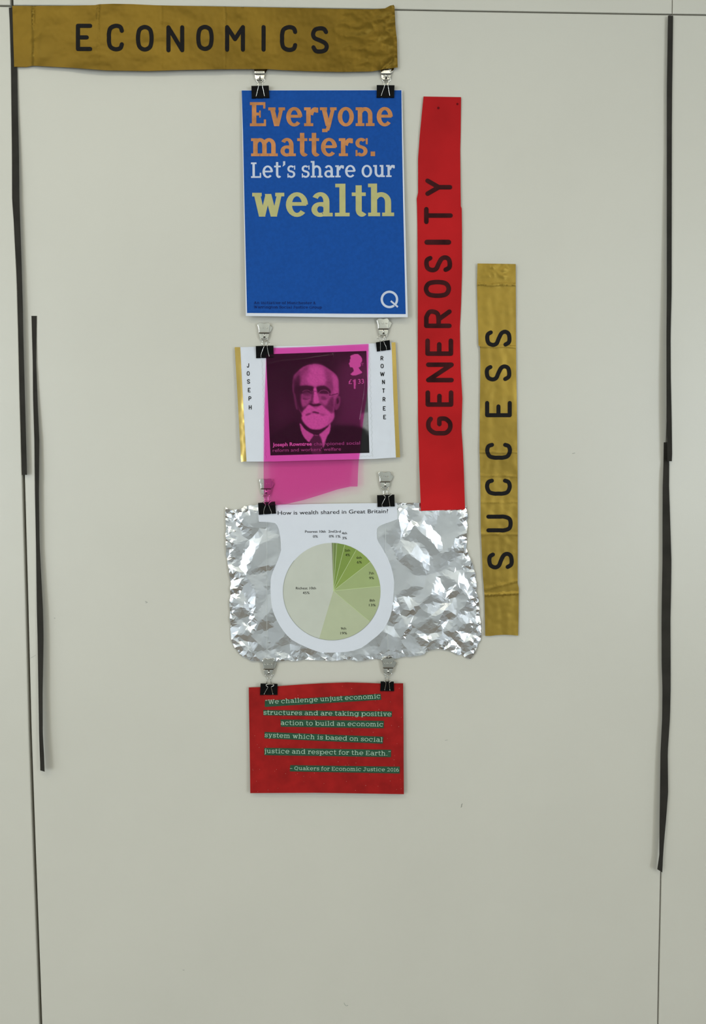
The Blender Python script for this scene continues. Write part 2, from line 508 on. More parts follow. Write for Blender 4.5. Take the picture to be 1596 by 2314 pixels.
M_pale = mat('white_print', (0.52, 0.56, 0.66, 1), .55, var=.05, vscale=90)
M_green = mat('olive_print', (0.44, 0.41, 0.16, 1), .55, var=.06, vscale=90)
M_navy = mat('navy_print', (0.006, 0.010, 0.075, 1), .7, var=.1, spec=.1)
M_redcard = mat('red_glitter_card', (0.30, 0.010, 0.009, 1), .7, spec=.12, var=.16, vscale=60, bump=.06, bscale=500)
M_greenstrip = mat('green_strip', (0.026, 0.078, 0.042, 1), .75, spec=.1, var=.12, vscale=200)
M_mint = mat('pale_green_print', (0.42, 0.55, 0.42, 1), .7, spec=.1, var=.06, vscale=90)
M_glit = mat('glitter_fleck', (0.75, 0.55, 0.45, 1), .3, metal=.6, var=.05)
M_nickel = mat('nickel_plate', (0.72, 0.70, 0.64, 1), .16, metal=1.0, var=.03, vscale=50)
M_clip = mat('black_enamel', (0.004, 0.004, 0.004, 1), .55, var=.1, spec=.08)
M_hole = mat('dark_slot', (0.03, 0.025, 0.02, 1), .6, var=.1)
M_scuff = mat('pencil_scuff', (0.17, 0.17, 0.14, 1), .8, var=.1)
M_perf = mat('pale_grey_print', (0.50, 0.53, 0.53, 1), .7, var=.05)
M_thread = mat('nylon', (0.55, 0.57, 0.55, 1), .25, var=.02)

# ------------------------------------------------------------------ the room
X0, X1, Y1, ZC = -2.5, 2.9, -3.1, 2.7
def box(a, b):
    (x0, y0, z0), (x1, y1, z1) = a, b
    v = [(x0, y0, z0), (x1, y0, z0), (x1, y1, z0), (x0, y1, z0), (x0, y0, z1), (x1, y0, z1), (x1, y1, z1), (x0, y1, z1)]
    return v, [(3, 2, 1, 0), (4, 5, 6, 7), (0, 1, 5, 4), (1, 2, 6, 5), (2, 3, 7, 6), (3, 0, 4, 7)]
def struct(name, vf, m, parent=None):
    o = mesh_obj(name, vf[0], vf[1], m, parent)
    if not parent: o['kind'] = 'structure'
    return o
wall = struct('wall_front', box((X0, .018, 0), (X1, .10, ZC)), M_back)
struct('floor', box((X0, Y1, -.1), (X1, .10, 0)), M_floor)
struct('ceiling', box((X0, Y1, ZC), (X1, .10, ZC + .1)), M_ceil)
struct('wall_left', box((X0 - .1, Y1, -.1), (X0, .10, ZC + .1)), M_room)
struct('wall_right', box((X1, Y1, -.1), (X1 + .1, .10, ZC + .1)), M_room)
struct('wall_back', box((X0, Y1 - .1, -.1), (X1, Y1, ZC + .1)), M_room)

def slab(name, pts, m, parent, bev=.0009, th=.018):
    """panel from a world x,z outline, front at y=0, softened edge"""
    n = len(pts)
    a = sum(pts[i][0] * pts[(i + 1) % n][1] - pts[(i + 1) % n][0] * pts[i][1] for i in range(n))
    if a < 0: pts = list(reversed(pts))
    def inset(k):
        out = []
        for i in range(n):
            p, q, r = Vector(pts[i - 1]), Vector(pts[i]), Vector(pts[(i + 1) % n])
            e1 = (q - p).normalized(); e2 = (r - q).normalized()
            n1 = Vector((-e1.y, e1.x)); n2 = Vector((-e2.y, e2.x)); b = n1 + n2
            b = b / max(.2, b.dot(n1)) ; out.append(q + b * k)
        return out
    V = []
    for k, y in ((bev, 0.0), (bev * .3, bev * .3), (0.0, bev), (0.0, th)):
        V += [(p.x, y, p.y) for p in inset(k)]
    Fc = [tuple(range(n))]
    for r_ in range(3):
        for i in range(n):
            j = (i + 1) % n
            Fc.append((r_ * n + i, (r_ + 1) * n + i, (r_ + 1) * n + j, r_ * n + j))
    return mesh_obj(name, V, Fc, m, parent)
wx = lambda px, py: (P(px, py).x, P(px, py).z)
gl = [(23.3, 0), (24.4, 60), (26.5, 150), (32.5, 450), (42, 750), (49.3, 1073), (57.5, 1370), (65, 1660), (74.5, 1930), (84.6, 2200), (88.6, 2314)]
gr_ = [(1513, 60), (1512, 300), (1511, 900), (1504, 1100), (1502, 1500), (1498, 1800), (1494.3, 2000), (1493, 2060), (1490, 2200), (1488, 2314)]
seam = [(24, 12.6), (120, 13), (460, 15), (761, 19.6), (893, 21.4), (1200, 27), (1440, 31), (1520, 32.2), (1596, 33.2)]
sy = lambda x: lerp_poly(seam, x, 0)
g = 1.3
gw = 6.0
def low(pts, dx): return [wx(x + dx, y) for x, y in pts]
zt = ZC
# upper row
pA = wx(23.3, sy(23) - g); pB = wx(30, sy(30) - g); 
slab('panel', [(X0, zt), (pA[0], zt), pA, (X0, wx(0, 12)[1] )], M_panel, wall)
up = [wx(x, y - g) for x, y in seam if 30 < x < 1500] + [wx(1519.2, sy(1519) - g)]
slab('panel', [(pB[0], zt), pB] + up + [(up[-1][0], zt)], M_panel, wall)
pC = wx(1520.7, sy(1520) - g)
slab('panel', [(pC[0], zt), pC, (X1, wx(1596, 33 - g)[1]), (X1, zt)], M_panel, wall)
# lower row
llow = low(gl[1:], 0)
slab('panel', [(X0, wx(0, 14.5)[1]), wx(24, 14.5)] + llow + [(llow[-1][0], 0), (X0, 0)], M_panel, wall, bev=.0016)
rl = low(gl[1:], gw); rr = low(gr_, -1.2)
top = [wx(30.5, sy(30) + g)] + [wx(x, y + g) for x, y in seam if 30 < x < 1500] + [wx(1514, sy(1514) + g)]
main_panel = slab('panel', top + rr + [(rr[-1][0], 0), (rl[-1][0], 0)] + list(reversed(rl)), M_panel, wall, bev=.0016)
rr2 = low(gr_, 1.2)
slab('panel', [wx(1516, sy(1516) + g), (X1, wx(1596, 33 + g)[1]), (X1, 0), (rr2[-1][0], 0)] + list(reversed(rr2)), M_panel, wall, bev=.0016)
# small scuffs on the main panel
def scuff(pts, w_, m=M_scuff):
    V = []; Fc = []
    for pl in stroke_polys(catmull(pts, 4), w_, cap=False):
        i = len(V); V += [P(x, y, .00015) for x, y in pl]; Fc.append(tuple(range(i + 3, i - 1, -1)))
    mesh_obj('scuff', V, Fc, m, main_panel)
M_faint = mat('faint_scuff', (0.36, 0.36, 0.31, 1), .8, var=.1)
scuff([(1045.3, 1816), (1043.6, 1819), (1043.8, 1822), (1041.8, 1824.5)], 1.3)
scuff([(777.5, 2266), (779.5, 2270), (782.5, 2273)], 1.6, M_faint); scuff([(783, 2273), (787, 2271.8)], 1.8, M_faint)
scuff([(1293.5, 1025), (1296, 1024.6), (1300, 1023.6)], 1.6, M_faint)
scuff([(328, 1359), (331, 1360), (333, 1361.5), (329, 1362.5)], 1.4, M_faint)
scuff([(69, 1487), (75, 1484), (81, 1480)], .8, M_faint)
scuff([(122, 1396.5), (125, 1397)], 1.6, M_faint)
scuff([(1006, 1673), (1012, 1672)], 1.2, M_faint)
scuff([(413, 2192), (417, 2192.6)], 1.2, M_faint)

# ------------------------------------------------------------------ black paper strips
def hang_strip(left, right, off, label, m=M_black, name='paper_strip', group='black paper strips along the panel joints'):
    ys = sorted(set([p[1] for p in left] + [p[1] for p in right]))
    y0 = min(ys[0], right[0][1]); y1 = ys[-1]
    lp = [(lerp_poly(left, y), y) for y in np.linspace(left[0][1], left[-1][1], 60)]
    rp = [(lerp_poly(right, y), y) for y in np.linspace(right[0][1], right[-1][1], 60)]
    s = Sheet(name, lp + rp[::-1], off, m, step=12, estep=12)
    tag(s.obj, label, 'strip', group); return s
Lf = [(20, 17), (22.5, 60), (25, 150), (26, 250), (27, 350), (27.3, 450), (30.9, 500), (33.5, 550), (36.3, 600), (38.6, 650), (39.6, 700), (41, 750), (44.3, 898), (49.5, 1073)]
Rt = [(27.7, 17), (29.5, 60), (31, 110), (38.9, 152), (40.5, 250), (43, 350), (44, 450), (45.6, 500), (47.3, 550), (49, 600), (50.3, 650), (51.9, 700), (52.6, 750), (56.4, 898), (61.2, 1073)]
def offL(x, y):
    l = lerp_poly(Lf, y); r = lerp_poly(Rt, y); t = (x - l) / max(3, r - l)
    return .0012 + max(0, t) * (.0042 + .003 * min(1, max(0, (y - 250) / 500))) * min(1, max(.12, (y - 120) / 300))
hang_strip(Lf, Rt, offL, 'long black paper strip running down the left panel joint from under the gold banner')
L2 = [(71.1, 713.8), (74, 820), (74.7, 898), (77.6, 995), (79, 1115), (81.4, 1240), (83.2, 1380), (84.8, 1440), (86.8, 1570), (88.3, 1660), (89.8, 1705), (91.2, 1736), (90.9, 1741)]
R2 = [(83, 713.8), (82, 820), (84.6, 898), (89, 995), (88, 1115), (89.6, 1230), (97.3, 1380), (98.6, 1440), (96.5, 1570), (97, 1660), (99.8, 1710), (101, 1744)]
def off2(x, y):
    l = lerp_poly(L2, y); r = lerp_poly(R2, y); t = (x - l) / max(3, r - l)
    k = min(1, max(0, (y - 760) / 300))
    return .0008 + .004 * k * .4 + max(0, t) * .006 * k + .007 * max(0, (y - 1250) / 500) ** 1.2
hang_strip(L2, R2, off2, 'lower left black paper strip hanging free just right of the dark joint')
L3 = [(1510, 35.3), (1507.4, 200), (1507.3, 300), (1507.3, 660), (1506.5, 760), (1506.8, 940), (1508.8, 1042)]
R3 = [(1521.7, 35.3), (1519.5, 200), (1518.8, 300), (1518.4, 660), (1516, 760), (1516.5, 850), (1518.4, 940), (1519.6, 1030), (1518.8, 1042.4)]
def off3(x, y):
    l = lerp_poly(L3, y); r = lerp_poly(R3, y); t = 1 - (x - l) / max(3, r - l)
    return .0035 + max(0, t) * (.0015 + .007 * min(1, max(0, (y - 350) / 500)))
hang_strip(L3, R3, off3, 'upper right black paper strip taped down the right panel joint')
L4 = [(1500.5, 999.5), (1500, 1042), (1498, 1100), (1497.6, 1180), (1497.6, 1270), (1496.2, 1340), (1495.4, 1400), (1495.7, 1500), (1497.6, 1560), (1497, 1620), (1493, 1700), (1491.9, 1790), (1491, 1850), (1490.3, 1933), (1485.7, 1964.4)]
R4 = [(1508, 999.5), (1513, 1042), (1512.6, 1100), (1515.2, 1180), (1517.9, 1270), (1517, 1340), (1515.6, 1400), (1516, 1500), (1516, 1560), (1514.7, 1620), (1509.5, 1700), (1510.5, 1790), (1506, 1850), (1501.4, 1900), (1499, 1933), (1497.3, 1971.4)]
def off4(x, y):
    l = lerp_poly(L4, y); r = lerp_poly(R4, y); t = (x - l) / max(3, r - l)
    return .0012 + (.0025 + (1 - t) * .003) * min(1, max(0, (y - 1000) / 60)) * .9 + .006 * max(0, (y - 1600) / 370)
hang_strip(L4, R4, off4, 'lower right black paper strip, its head tucked under the upper right strip')

# ------------------------------------------------------------------ gold banner ECONOMICS
ban_top = [(27.8, 13.2), (70, 13.4), (160, 13), (215, 11.5), (225, 9.5), (255, 8.5), (300, 9.3), (355, 12), (460, 14), (620, 17), (761, 20), (840, 21), (870, 19), (882, 12.5), (890, 11), (892, 15)]
ban_right = [(892, 15), (894, 60), (897.5, 90), (899, 152.5)]
ban_bot = [(32, 151), (60, 151.5), (74, 148.5), (160, 153), (240, 159), (330, 160.5), (420, 158), (500, 156.5), (600, 156), (640, 158.5), (700, 161), (770, 162.5), (840, 161.5), (858, 158.5), (866, 156.5), (899, 152.5)]
ban = ban_top + ban_right[1:] + ban_bot[::-1][1:] + [(30, 90)]
BC = [(75, 1.5, 4), (222, 1.1, 3.5), (365, .5, 3), (509, .8, 2)]
def ban_off(x, y):
    z = 3.0 + 3.4 * max(0.0, math.sin(min(1, max(0, (x - 30) / 860)) * math.pi)) ** .6
    z += 1.8 * max(0, (y - 90) / 70) * min(1, max(0, (x - 60) / 100))
    for cx, hh, ww in BC:
        k = x - cx - 1.5 * nz(0, y, 30, cx)
        fade = .35 + .65 * max(0, 1 - abs(y - 25) / 45)
        z += hh * max(0, 1 - abs(k) / ww) * fade * 1.1
    z += (x < 75) * (75 - x) / 45 * .9 - (x < 75) * .9
    z += 1.2 * nz(x, y, 90, 3) + .7 * nz(x * .6, y, 28, 5) + .22 * nz(x, y, 9, 15)
    rgt = max(0, (x - 700) / 190)
    if rgt > 0:
        q = abs(nz(x * .7 + y * .5, y - x * .2, 26, 9)); z += rgt * (3.6 * q + 1.2 * abs(nz(x, y, 10, 2)))
    z += 3.2 * max(0, 1 - math.hypot(x - 888, y - 12) / 26)
    z += 2.0 * max(0, 1 - abs((x - 870) + (y - 150) * 1.1) / 7) * (y > 128)
    return max(.0022, z / 1000 + .0006)
bex = [(cx + 1.5 * nz(0, y, 30, cx) + d, y) for cx, hh, ww in BC for d in (-ww, 0, ww) for y in np.arange(12, 160, 4.0)]
bex += [(x, 150 - (x - 870) / 1.1 + d) for x in range(856, 900, 3) for d in (-5, 0, 5)]
S_ban = Sheet('gold_banner', ban, ban_off, M_gold, step=3.6, estep=4, extra=bex)
tag(S_ban.obj, 'wide gold paper banner stamped with the black word ECONOMICS', 'banner')
for ch, bx in zip('ECONOMICS', [(171.4, 208.4, 53.5, 115.2), (241.5, 280.6, 53.5, 115.8), (307.7, 346.8, 56.2, 116.4),
        (376, 416.5, 57, 118), (444, 482.5, 56, 115), (508.7, 553.8, 56.5, 116.7), (591, 600.6, 56.5, 116.7),
        (633, 672.6, 56.5, 117.3), (703, 743.3, 59.2, 121)]):
    if ch == 'N': w_ = 9.0
    flat_print('letter', stencil(ch, bx, 9.4), S_ban, M_ink, .0004)

# ------------------------------------------------------------------ red strip GENEROSITY
redL = [(957.3, 218), (953, 262), (949, 304), (945, 359), (945, 435), (942, 449), (942.8, 470), (943.6, 518), (944.3, 640), (944.3, 840), (945, 950), (947.8, 1054), (950.7, 1132), (951.5, 1154.5)]
redR = [(1042.4, 219.4), (1041.5, 300), (1040.5, 338), (1041.2, 421), (1041.8, 466), (1043.8, 471), (1044.5, 520), (1044.5, 617), (1042.4, 686), (1039.8, 741), (1040.5, 790), (1041.7, 838), (1045.3, 901), (1043.3, 970), (1047, 1025), (1049, 1075), (1051.3, 1151)]
def red_off(x, y):
    z = 2.6 + 1.0 * nz(x, y, 120, 1) + .5 * nz(x, y, 35, 4)
    z += 4.8 * max(0, (y - 900) / 250) ** 1.5
    z += .9 * math.sin(y / 62) * (x - 995) / 50
    return max(.0012, z / 1000)
S_red = Sheet('red_banner', redL + redR[::-1], red_off, M_red, step=5.5, estep=6)
tag(S_red.obj, 'tall red paper strip lettered GENEROSITY in black marker', 'banner')
for ch, bx in zip('GENEROSITY', [(963.5, 1023, 940.5, 984), (962, 1024.8, 882, 919.2), (963, 1025.8, 819, 864), (961.5, 1024.4, 764.8, 804.2),
        (958.7, 1021, 699, 741.3), (958, 1019.6, 632.7, 672.8), (959, 1022, 576.7, 615.4), (959.4, 1019.9, 541, 553.5), (958.7, 1023.7, 467.6, 506.4), (961.5, 1022.3, 403.3, 442.7)]):
    flat_print('letter', stencil(ch, bx, 10.2 if ch != 'I' else 11.5, True), S_red, M_inkred, .0004)
M_reddot = mat('dark_red_spot', (0.13, 0.006, 0.008, 1), .8, var=.1, spec=.05)
for x, y, r in ((1034, 235, 2.6), (991, 244, 3.0)):
    flat_print('ink_spot', [[(x + r * math.cos(t * .785), y + r * math.sin(t * .785)) for t in range(8)]], S_red, M_reddot, .0003)

# ------------------------------------------------------------------ gold strip SUCCESS
sucL = [(1079.4, 595.3), (1078.2, 642), (1079.5, 700), (1081.6, 780), (1085, 784), (1086, 820), (1085, 900), (1084, 1016), (1086, 1095), (1087, 1198), (1091.5, 1301), (1095, 1343), (1097, 1436.5)]
sucR = [(1165.8, 596.6), (1166.2, 680), (1166.5, 773.6), (1167, 830), (1168.2, 900), (1169.3, 1000), (1170, 1068), (1170.5, 1200), (1170.3, 1318), (1172.6, 1328), (1172.6, 1343), (1172.2, 1390), (1171.3, 1436.5)]
sucB = [(1171.3, 1436.5), (1155, 1435), (1140, 1434.5), (1120, 1435.5), (1110, 1437), (1097, 1437)]
SC = [(643, .9, 3.5, 0), (783, .7, 2.5, 0), (1022, .4, 2.5, 0), (1075, .35, 3, 0), (1135, .3, 3, 0), (1207, .3, 3, 0), (1343, 1.2, 3, -.05), (1324, .5, 5, -.25)]
def suc_off(x, y):
    z = 3.4 + 1.0 * nz(x, y, 110, 8) + .45 * nz(x * 1.6, y * .5, 24, 2) + .25 * nz(x, y, 12, 6)
    for cy, hh, ww, sl in SC:
        k = y - cy - sl * (x - 1125) - 2 * nz(x, 0, 25, cy)
        z += hh * max(0, 1 - abs(k) / ww) * 1.2
    z += 1.2 * max(0, 1 - math.hypot(x - 1125, y - 610) / 45) * abs(nz(x, y, 14, 1)) * 2
    if y > 1343: z += -.35 + .5 * (y - 1343) / 90
    if y < 643: z += .02 * (643 - y)
    return max(.001, z / 1000)
sex = [(x, cy + sl * (x - 1125) + 2 * nz(x, 0, 25, cy) + d) for cy, hh, ww, sl in SC for d in (-ww, 0, ww) for x in np.arange(1080, 1172, 4.0)]
S_suc = Sheet('gold_paper_strip', sucL[:-1] + sucB[::-1] + sucR[::-1][1:], suc_off, M_gold_lit, step=3.8, estep=4, extra=sex)
tag(S_suc.obj, 'tall gold paper strip stamped SUCCESS hanging right of the red strip', 'banner')
for ch, bx in zip('SUCCESS', [(1101.7, 1161.4, 1247, 1286.7), (1099.5, 1159, 1163, 1203), (1096.7, 1157, 1081, 1120), (1097, 1157.4, 1000, 1038.7),
        (1096.7, 1157, 906, 942.8), (1096, 1155.9, 823.4, 862), (1097, 1156.4, 745, 784)]):
    flat_print('letter', stencil(ch, bx, 9.2, True), S_suc, M_ink, .0004)

# ------------------------------------------------------------------ blue poster
def post_off(x, y):
    t = max(0.0, (y - 204) / 510)
    u = (x - 732) / 180
    return (5.0 + 5.5 * t ** 1.3 + 1.2 * math.sin(t * math.pi) * (1 - u * u) + 1.0 * (u * u) * t) / 1000
po = [(546.2, 203.6), (640, 203.4), (780, 203.2), (908.8, 203.0), (911.5, 320), (914.8, 460), (918.5, 600), (921.8, 716.8), (860, 717.5), (780, 717.3), (690, 716), (620, 714.9), (555.8, 714), (553.8, 600), (550.5, 440), (547.6, 300)]
S_post = Sheet('blue_poster', po, post_off, M_white, step=12, estep=12)
tag(S_post.obj, 'tall blue poster with orange, white and olive slab lettering', 'poster')
Lp = [(546.4, 204.4), (549.3, 300), (552.2, 440), (555.9, 600), (558.5, 707.3)]
Rp = [(907.4, 203.9), (908.9, 320), (911.4, 460), (914.6, 600), (917.2, 709.8)]
def grid_print(name, L, R, n, m_, sheet, mt, lift=.00015, parent=None):
    V = []; Fc = []
    for j in range(m_ + 1):
        t = j / m_
        yl = L[0][1] + (L[-1][1] - L[0][1]) * t; yr = R[0][1] + (R[-1][1] - R[0][1]) * t
        a = (lerp_poly(L, yl), yl); b = (lerp_poly(R, yr), yr)
        for i in range(n + 1):
            s = i / n; x = a[0] + (b[0] - a[0]) * s; y = a[1] + (b[1] - a[1]) * s
            V.append(P(x, y, sheet.z(x, y) + lift))
    for j in range(m_):
        for i in range(n):
            k = j * (n + 1) + i; Fc.append((k, k + n + 1, k + n + 2, k + 1))
    return mesh_obj(name, V, Fc, mt, parent or sheet.obj, smooth=True)
grid_print('blue_ground', Lp, Rp, 36, 50, S_post, M_blue)
SB = (.27, .17, .155)
flat_print('lettering', slab_text('Everyone', (565, 285.2), (889.8, 284.8), 42.4, *SB) , S_post, M_orange, .0004, 'orange word Everyone')
flat_print('lettering', slab_text('matters.', (567.6, 353), (852, 352.8), 40.5, *SB), S_post, M_orange, .0004, 'orange word matters')
flat_print('lettering', slab_text("Let's share our", (567.5, 402), (893.5, 400), 27.3, .22, .15, .14), S_post, M_pale, .0004, "white words Let's share our")
flat_print('lettering', slab_text('wealth', (570.3, 489.6), (894, 488.4), 53.8, .27, .17, .15), S_post, M_green, .0004, 'olive word wealth')
flat_print('lettering', slab_text('An initiative of Manchester &', (574, 687), (714, 687.5), 4.5, .2, .16, .12) +
           slab_text('Warrington Social Justice Group', (574, 696.6), (728, 697.4), 4.5, .2, .16, .12), S_post, M_navy, .0004, 'small navy two-line caption')
ring = [[(880.3 + r * math.cos(a * math.pi / 24), 676.6 + r * math.sin(a * math.pi / 24)) for r, a in ((19.8, k), (19.8, k + 1), (14.7, k + 1), (14.7, k))] for k in range(48)]
# the ring is open where the tail crosses it
ring = [q for k, q in enumerate(ring) if not (3.5 <= k <= 7.5)]
tail = [[(882.2, 681.6), (884.8, 678.6), (900.6, 692.2), (898.2, 695.4)]]
flat_print('emblem', ring + tail, S_post, M_pale, .0004, 'white ring emblem with a short tail')
ring_fill = [[(880.3 + r * math.cos(a * math.pi / 24), 676.6 + r * math.sin(a * math.pi / 24)) for r, a in ((19.8, k), (19.8, k + 1), (15.2, k + 1), (15.2, k))] for k in (4, 7)]
flat_print('emblem', ring_fill, S_post, M_pale, .00041)

# ------------------------------------------------------------------ stamp card
CR = 1 / 3.99
cq = lambda x, y: (520 + x * CR, 700 + y * CR)
card = [cq(42, 337), cq(150, 336), cq(300, 330), cq(500, 328), cq(800, 322), cq(1100, 312), cq(1300, 302), cq(1492, 293), cq(1500, 480), cq(1512, 800), cq(1524, 1100), cq(1534, 1330),
        cq(1300, 1345), cq(1000, 1352), cq(700, 1360), cq(400, 1368), cq(100, 1370), cq(88, 1150), cq(72, 850), cq(55, 560)]
def card_off(x, y):
    u = (x - 715) / 185; t = (y - 780) / 260
    return (5.0 + 3.6 * max(0, t) ** .9 + 1.4 * math.cos(u * 1.5) * min(1, max(0, t) * 2) - .6 * (abs(u) > .9)) / 1000
S_card = Sheet('stamp_card', card, card_off, M_white, step=7, estep=7)
tag(S_card.obj, 'white card with an enlarged postage stamp portrait and gold side edges', 'card')
Le = [cq(42, 337), cq(55, 560), cq(72, 850), cq(88, 1150), cq(100, 1370)]; Le2 = [cq(92, 337), cq(103, 560), cq(119, 850), cq(136, 1150), cq(148, 1368)]
grid_print('gold_edge', Le, Le2, 4, 40, S_card, M_goldedge, .0003)
Re = [cq(1456, 295), cq(1464, 480), cq(1474, 800), cq(1487, 1100), cq(1497, 1332)]; Re2 = [cq(1492, 293), cq(1500, 480), cq(1512, 800), cq(1524, 1100), cq(1534, 1330)]
grid_print('gold_edge', Re, Re2, 4, 40, S_card, M_goldedge, .0003)
for word, cs, hh in (('JOSEPH', [(163, 502), (164, 574), (167, 647), (173, 724), (179, 800), (182, 880)], 40),
                     ('ROWNTREE', [(1370, 437), (1372, 507), (1374, 580), (1384, 651), (1385, 729), (1389, 807), (1392, 889), (1395, 967)], 40)):
    for ch, (x, y) in zip(word, cs):
        wd = {'W': 40, 'I': 10, 'O': 27, 'S': 27}.get(ch, 25)
        a = cq(x - wd / 2, y - hh / 2); b = cq(x + wd / 2, y + hh / 2)
        flat_print('letter', stencil(ch, (a[0], b[0], a[1], b[1]), 1.75), S_card, M_ink, .0004)
# wavy perforation outline
def wave(a, b, n, amp):
    pts = []
    for i in range(n * 6 + 1):
        t = i / (n * 6); s = math.sin(t * n * 2 * math.pi) * amp
        dx, dy = b[0] - a[0], b[1] - a[1]; l = math.hypot(dx, dy)
        pts.append((a[0] + dx * t - dy / l * s, a[1] + dy * t + dx / l * s))
    return stroke_polys(pts, .55, cap=False)
for wv in (wave(cq(1256, 350), cq(1284, 1325), 19, 1.7), wave(cq(1175, 1322), cq(1284, 1318), 3, 1.4), wave(cq(290, 450), cq(322, 1340), 17, 1.6)):
    flat_print('perforation_line', wv, S_card, M_perf, .0003)

# portrait photograph printed on the stamp: grey tones laid over a fine grid
GW, GH = 232, 236
yy, xx = np.mgrid[0:GH, 0:GW].astype(float)
bl = np.array([(601.2, 800.5), (828.2, 793.0), (835.0, 1023.3), (611.4, 1029.2)])
us = xx / (GW - 1); vs = yy / (GH - 1)
gx = (bl[0, 0] * (1 - us) + bl[1, 0] * us) * (1 - vs) + (bl[3, 0] * (1 - us) + bl[2, 0] * us) * vs
gy = (bl[0, 1] * (1 - us) + bl[1, 1] * us) * (1 - vs) + (bl[3, 1] * (1 - us) + bl[2, 1] * us) * vs
img = 0.024 + 0.085 * np.clip((gx - 735) / 110, 0, 1) * np.clip((gy - 780) / 60, 0, 1)
img += .02 * np.exp(-((gx - 640) ** 2 + (gy - 930) ** 2) / 1500)
def blur(a, r):
    if r <= 0: return a
    k = np.exp(-np.arange(-int(3 * r) - 1, int(3 * r) + 2) ** 2 / (2 * r * r)); k /= k.sum(); n = len(k) // 2
    a = np.pad(a, n, mode='edge')
    a = np.apply_along_axis(lambda q: np.convolve(q, k, 'same'), 0, a)
    a = np.apply_along_axis(lambda q: np.convolve(q, k, 'same'), 1, a)
    return a[n:-n, n:-n]
K8 = 1 / 8.867
def paint(pts, val, soft=1.0, alpha=1.0, smooth=True, crop=(630, 800, K8)):
    global img
    q = catmull(pts, 4, True) if smooth else pts
    q = [(crop[0] + x * crop[2], crop[1] + y * crop[2]) for x, y in q]
    m = np.zeros_like(img, bool); j = len(q) - 1
    for i in range(len(q)):
        xi, yi = q[i]; xj, yj = q[j]
        if yi != yj:
            c = ((yi > gy) != (yj > gy)) & (gx < (xj - xi) * (gy - yi) / (yj - yi) + xi)
            m ^= c
        j = i
    a = blur(m.astype(float), soft) * alpha
    img = img * (1 - a) + val * a
# coat, shoulders and the lighter wall at the right
paint([(1130, 1440), (1600, 1400), (2000, 1420), (2000, 200), (1300, 200), (1210, 700), (1230, 1100)], .13, 9, .6)
paint([(1640, 1200), (1850, 1150), (1850, 1560), (1640, 1470)], .34, 2.0, .9, False)
paint([(-300, 2100), (-300, 1750), (60, 1500), (330, 1330), (520, 1600), (980, 1600), (1120, 1420), (1500, 1430), (1720, 1480), (1790, 1600), (1850, 1700), (1850, 2100)], .018, 3, .95, False)
# ears and hair at the sides
paint([(1150, 860), (1225, 850), (1235, 960), (1200, 1080), (1140, 1120), (1100, 1000)], .22, 1.0)
paint([(1160, 900), (1200, 890), (1205, 980), (1165, 1000)], .06, .8)
paint([(300, 800), (345, 780), (365, 980), (380, 1120), (330, 1040)], .12, .9)
# head
paint([(285, 560), (300, 470), (350, 390), (450, 290), (580, 225), (740, 205), (880, 230), (1000, 300), (1130, 400), (1190, 500), (1200, 640), (1205, 800), (1140, 900), (1110, 1120), (1110, 1200), (1060, 1330), (950, 1440), (800, 1500), (650, 1490), (520, 1380), (460, 1200), (400, 1100), (350, 900), (290, 760)], .42, 1.0)
paint([(280, 520), (330, 430), (420, 350), (430, 520), (410, 700), (430, 900), (480, 1100), (440, 1120), (360, 960), (300, 780)], .06, 2.6, .95)
paint([(300, 440), (400, 350), (560, 240), (620, 240), (560, 330), (480, 420), (430, 560), (350, 540)], .26, 2.0, .7)
paint([(620, 250), (800, 230), (900, 300), (930, 450), (930, 600), (720, 640), (600, 600), (560, 470), (620, 350)], .72, 3.5, .85)
paint([(930, 300), (1020, 340), (1060, 450), (1060, 700), (1000, 640), (960, 480)], .33, 2.5, .7)
paint([(1080, 400), (1170, 490), (1195, 640), (1190, 780), (1110, 800), (1090, 600)], .62, 2.0, .8)
paint([(360, 460), (420, 440), (430, 700), (400, 880), (340, 760), (330, 560)], .05, 2.2, .8)
paint([(300, 700), (400, 620), (470, 700), (450, 900), (480, 1080), (500, 1160), (420, 1160), (340, 960)], .035, 2.2, .9)
paint([(300, 800), (330, 800), (350, 900), (375, 1100), (355, 1100), (325, 960)], .16, .8, .8)
paint([(960, 560), (1040, 520), (1090, 640), (1080, 760), (1000, 680), (930, 630)], .26, 2.4, .7)
# brows and eye sockets
paint([(430, 640), (560, 625), (690, 650), (700, 720), (640, 800), (540, 720), (450, 800), (400, 720)], .03, 1.3, .95)
paint([(770, 650), (900, 630), (1000, 680), (1050, 760), (1020, 800), (930, 720), (830, 740), (770, 780), (750, 700)], .04, 1.3, .95)
paint([(440, 700), (560, 690), (690, 720), (700, 790), (600, 800), (460, 800), (420, 760)], .045, 1.6, .9)
paint([(460, 830), (540, 790), (640, 800), (640, 860), (560, 910), (480, 885)], .28, 1.5, .9)
paint([(780, 700), (900, 690), (1010, 740), (1020, 800), (920, 800), (800, 790)], .06, 1.6, .9)
paint([(790, 840), (870, 800), (970, 810), (1005, 850), (960, 920), (850, 915)], .36, 1.5, .9)
paint([(820, 740), (930, 735), (990, 790), (930, 800), (840, 785)], .07, 1.2, .8)
paint([(520, 770), (620, 770), (630, 820), (560, 840), (490, 820)], .13, 1.3, .7)
paint([(480, 880), (560, 900), (620, 890), (560, 925), (490, 910)], .07, .8, .7)
paint([(860, 850), (930, 860), (960, 900), (900, 915), (850, 885)], .16, 1.0, .7)
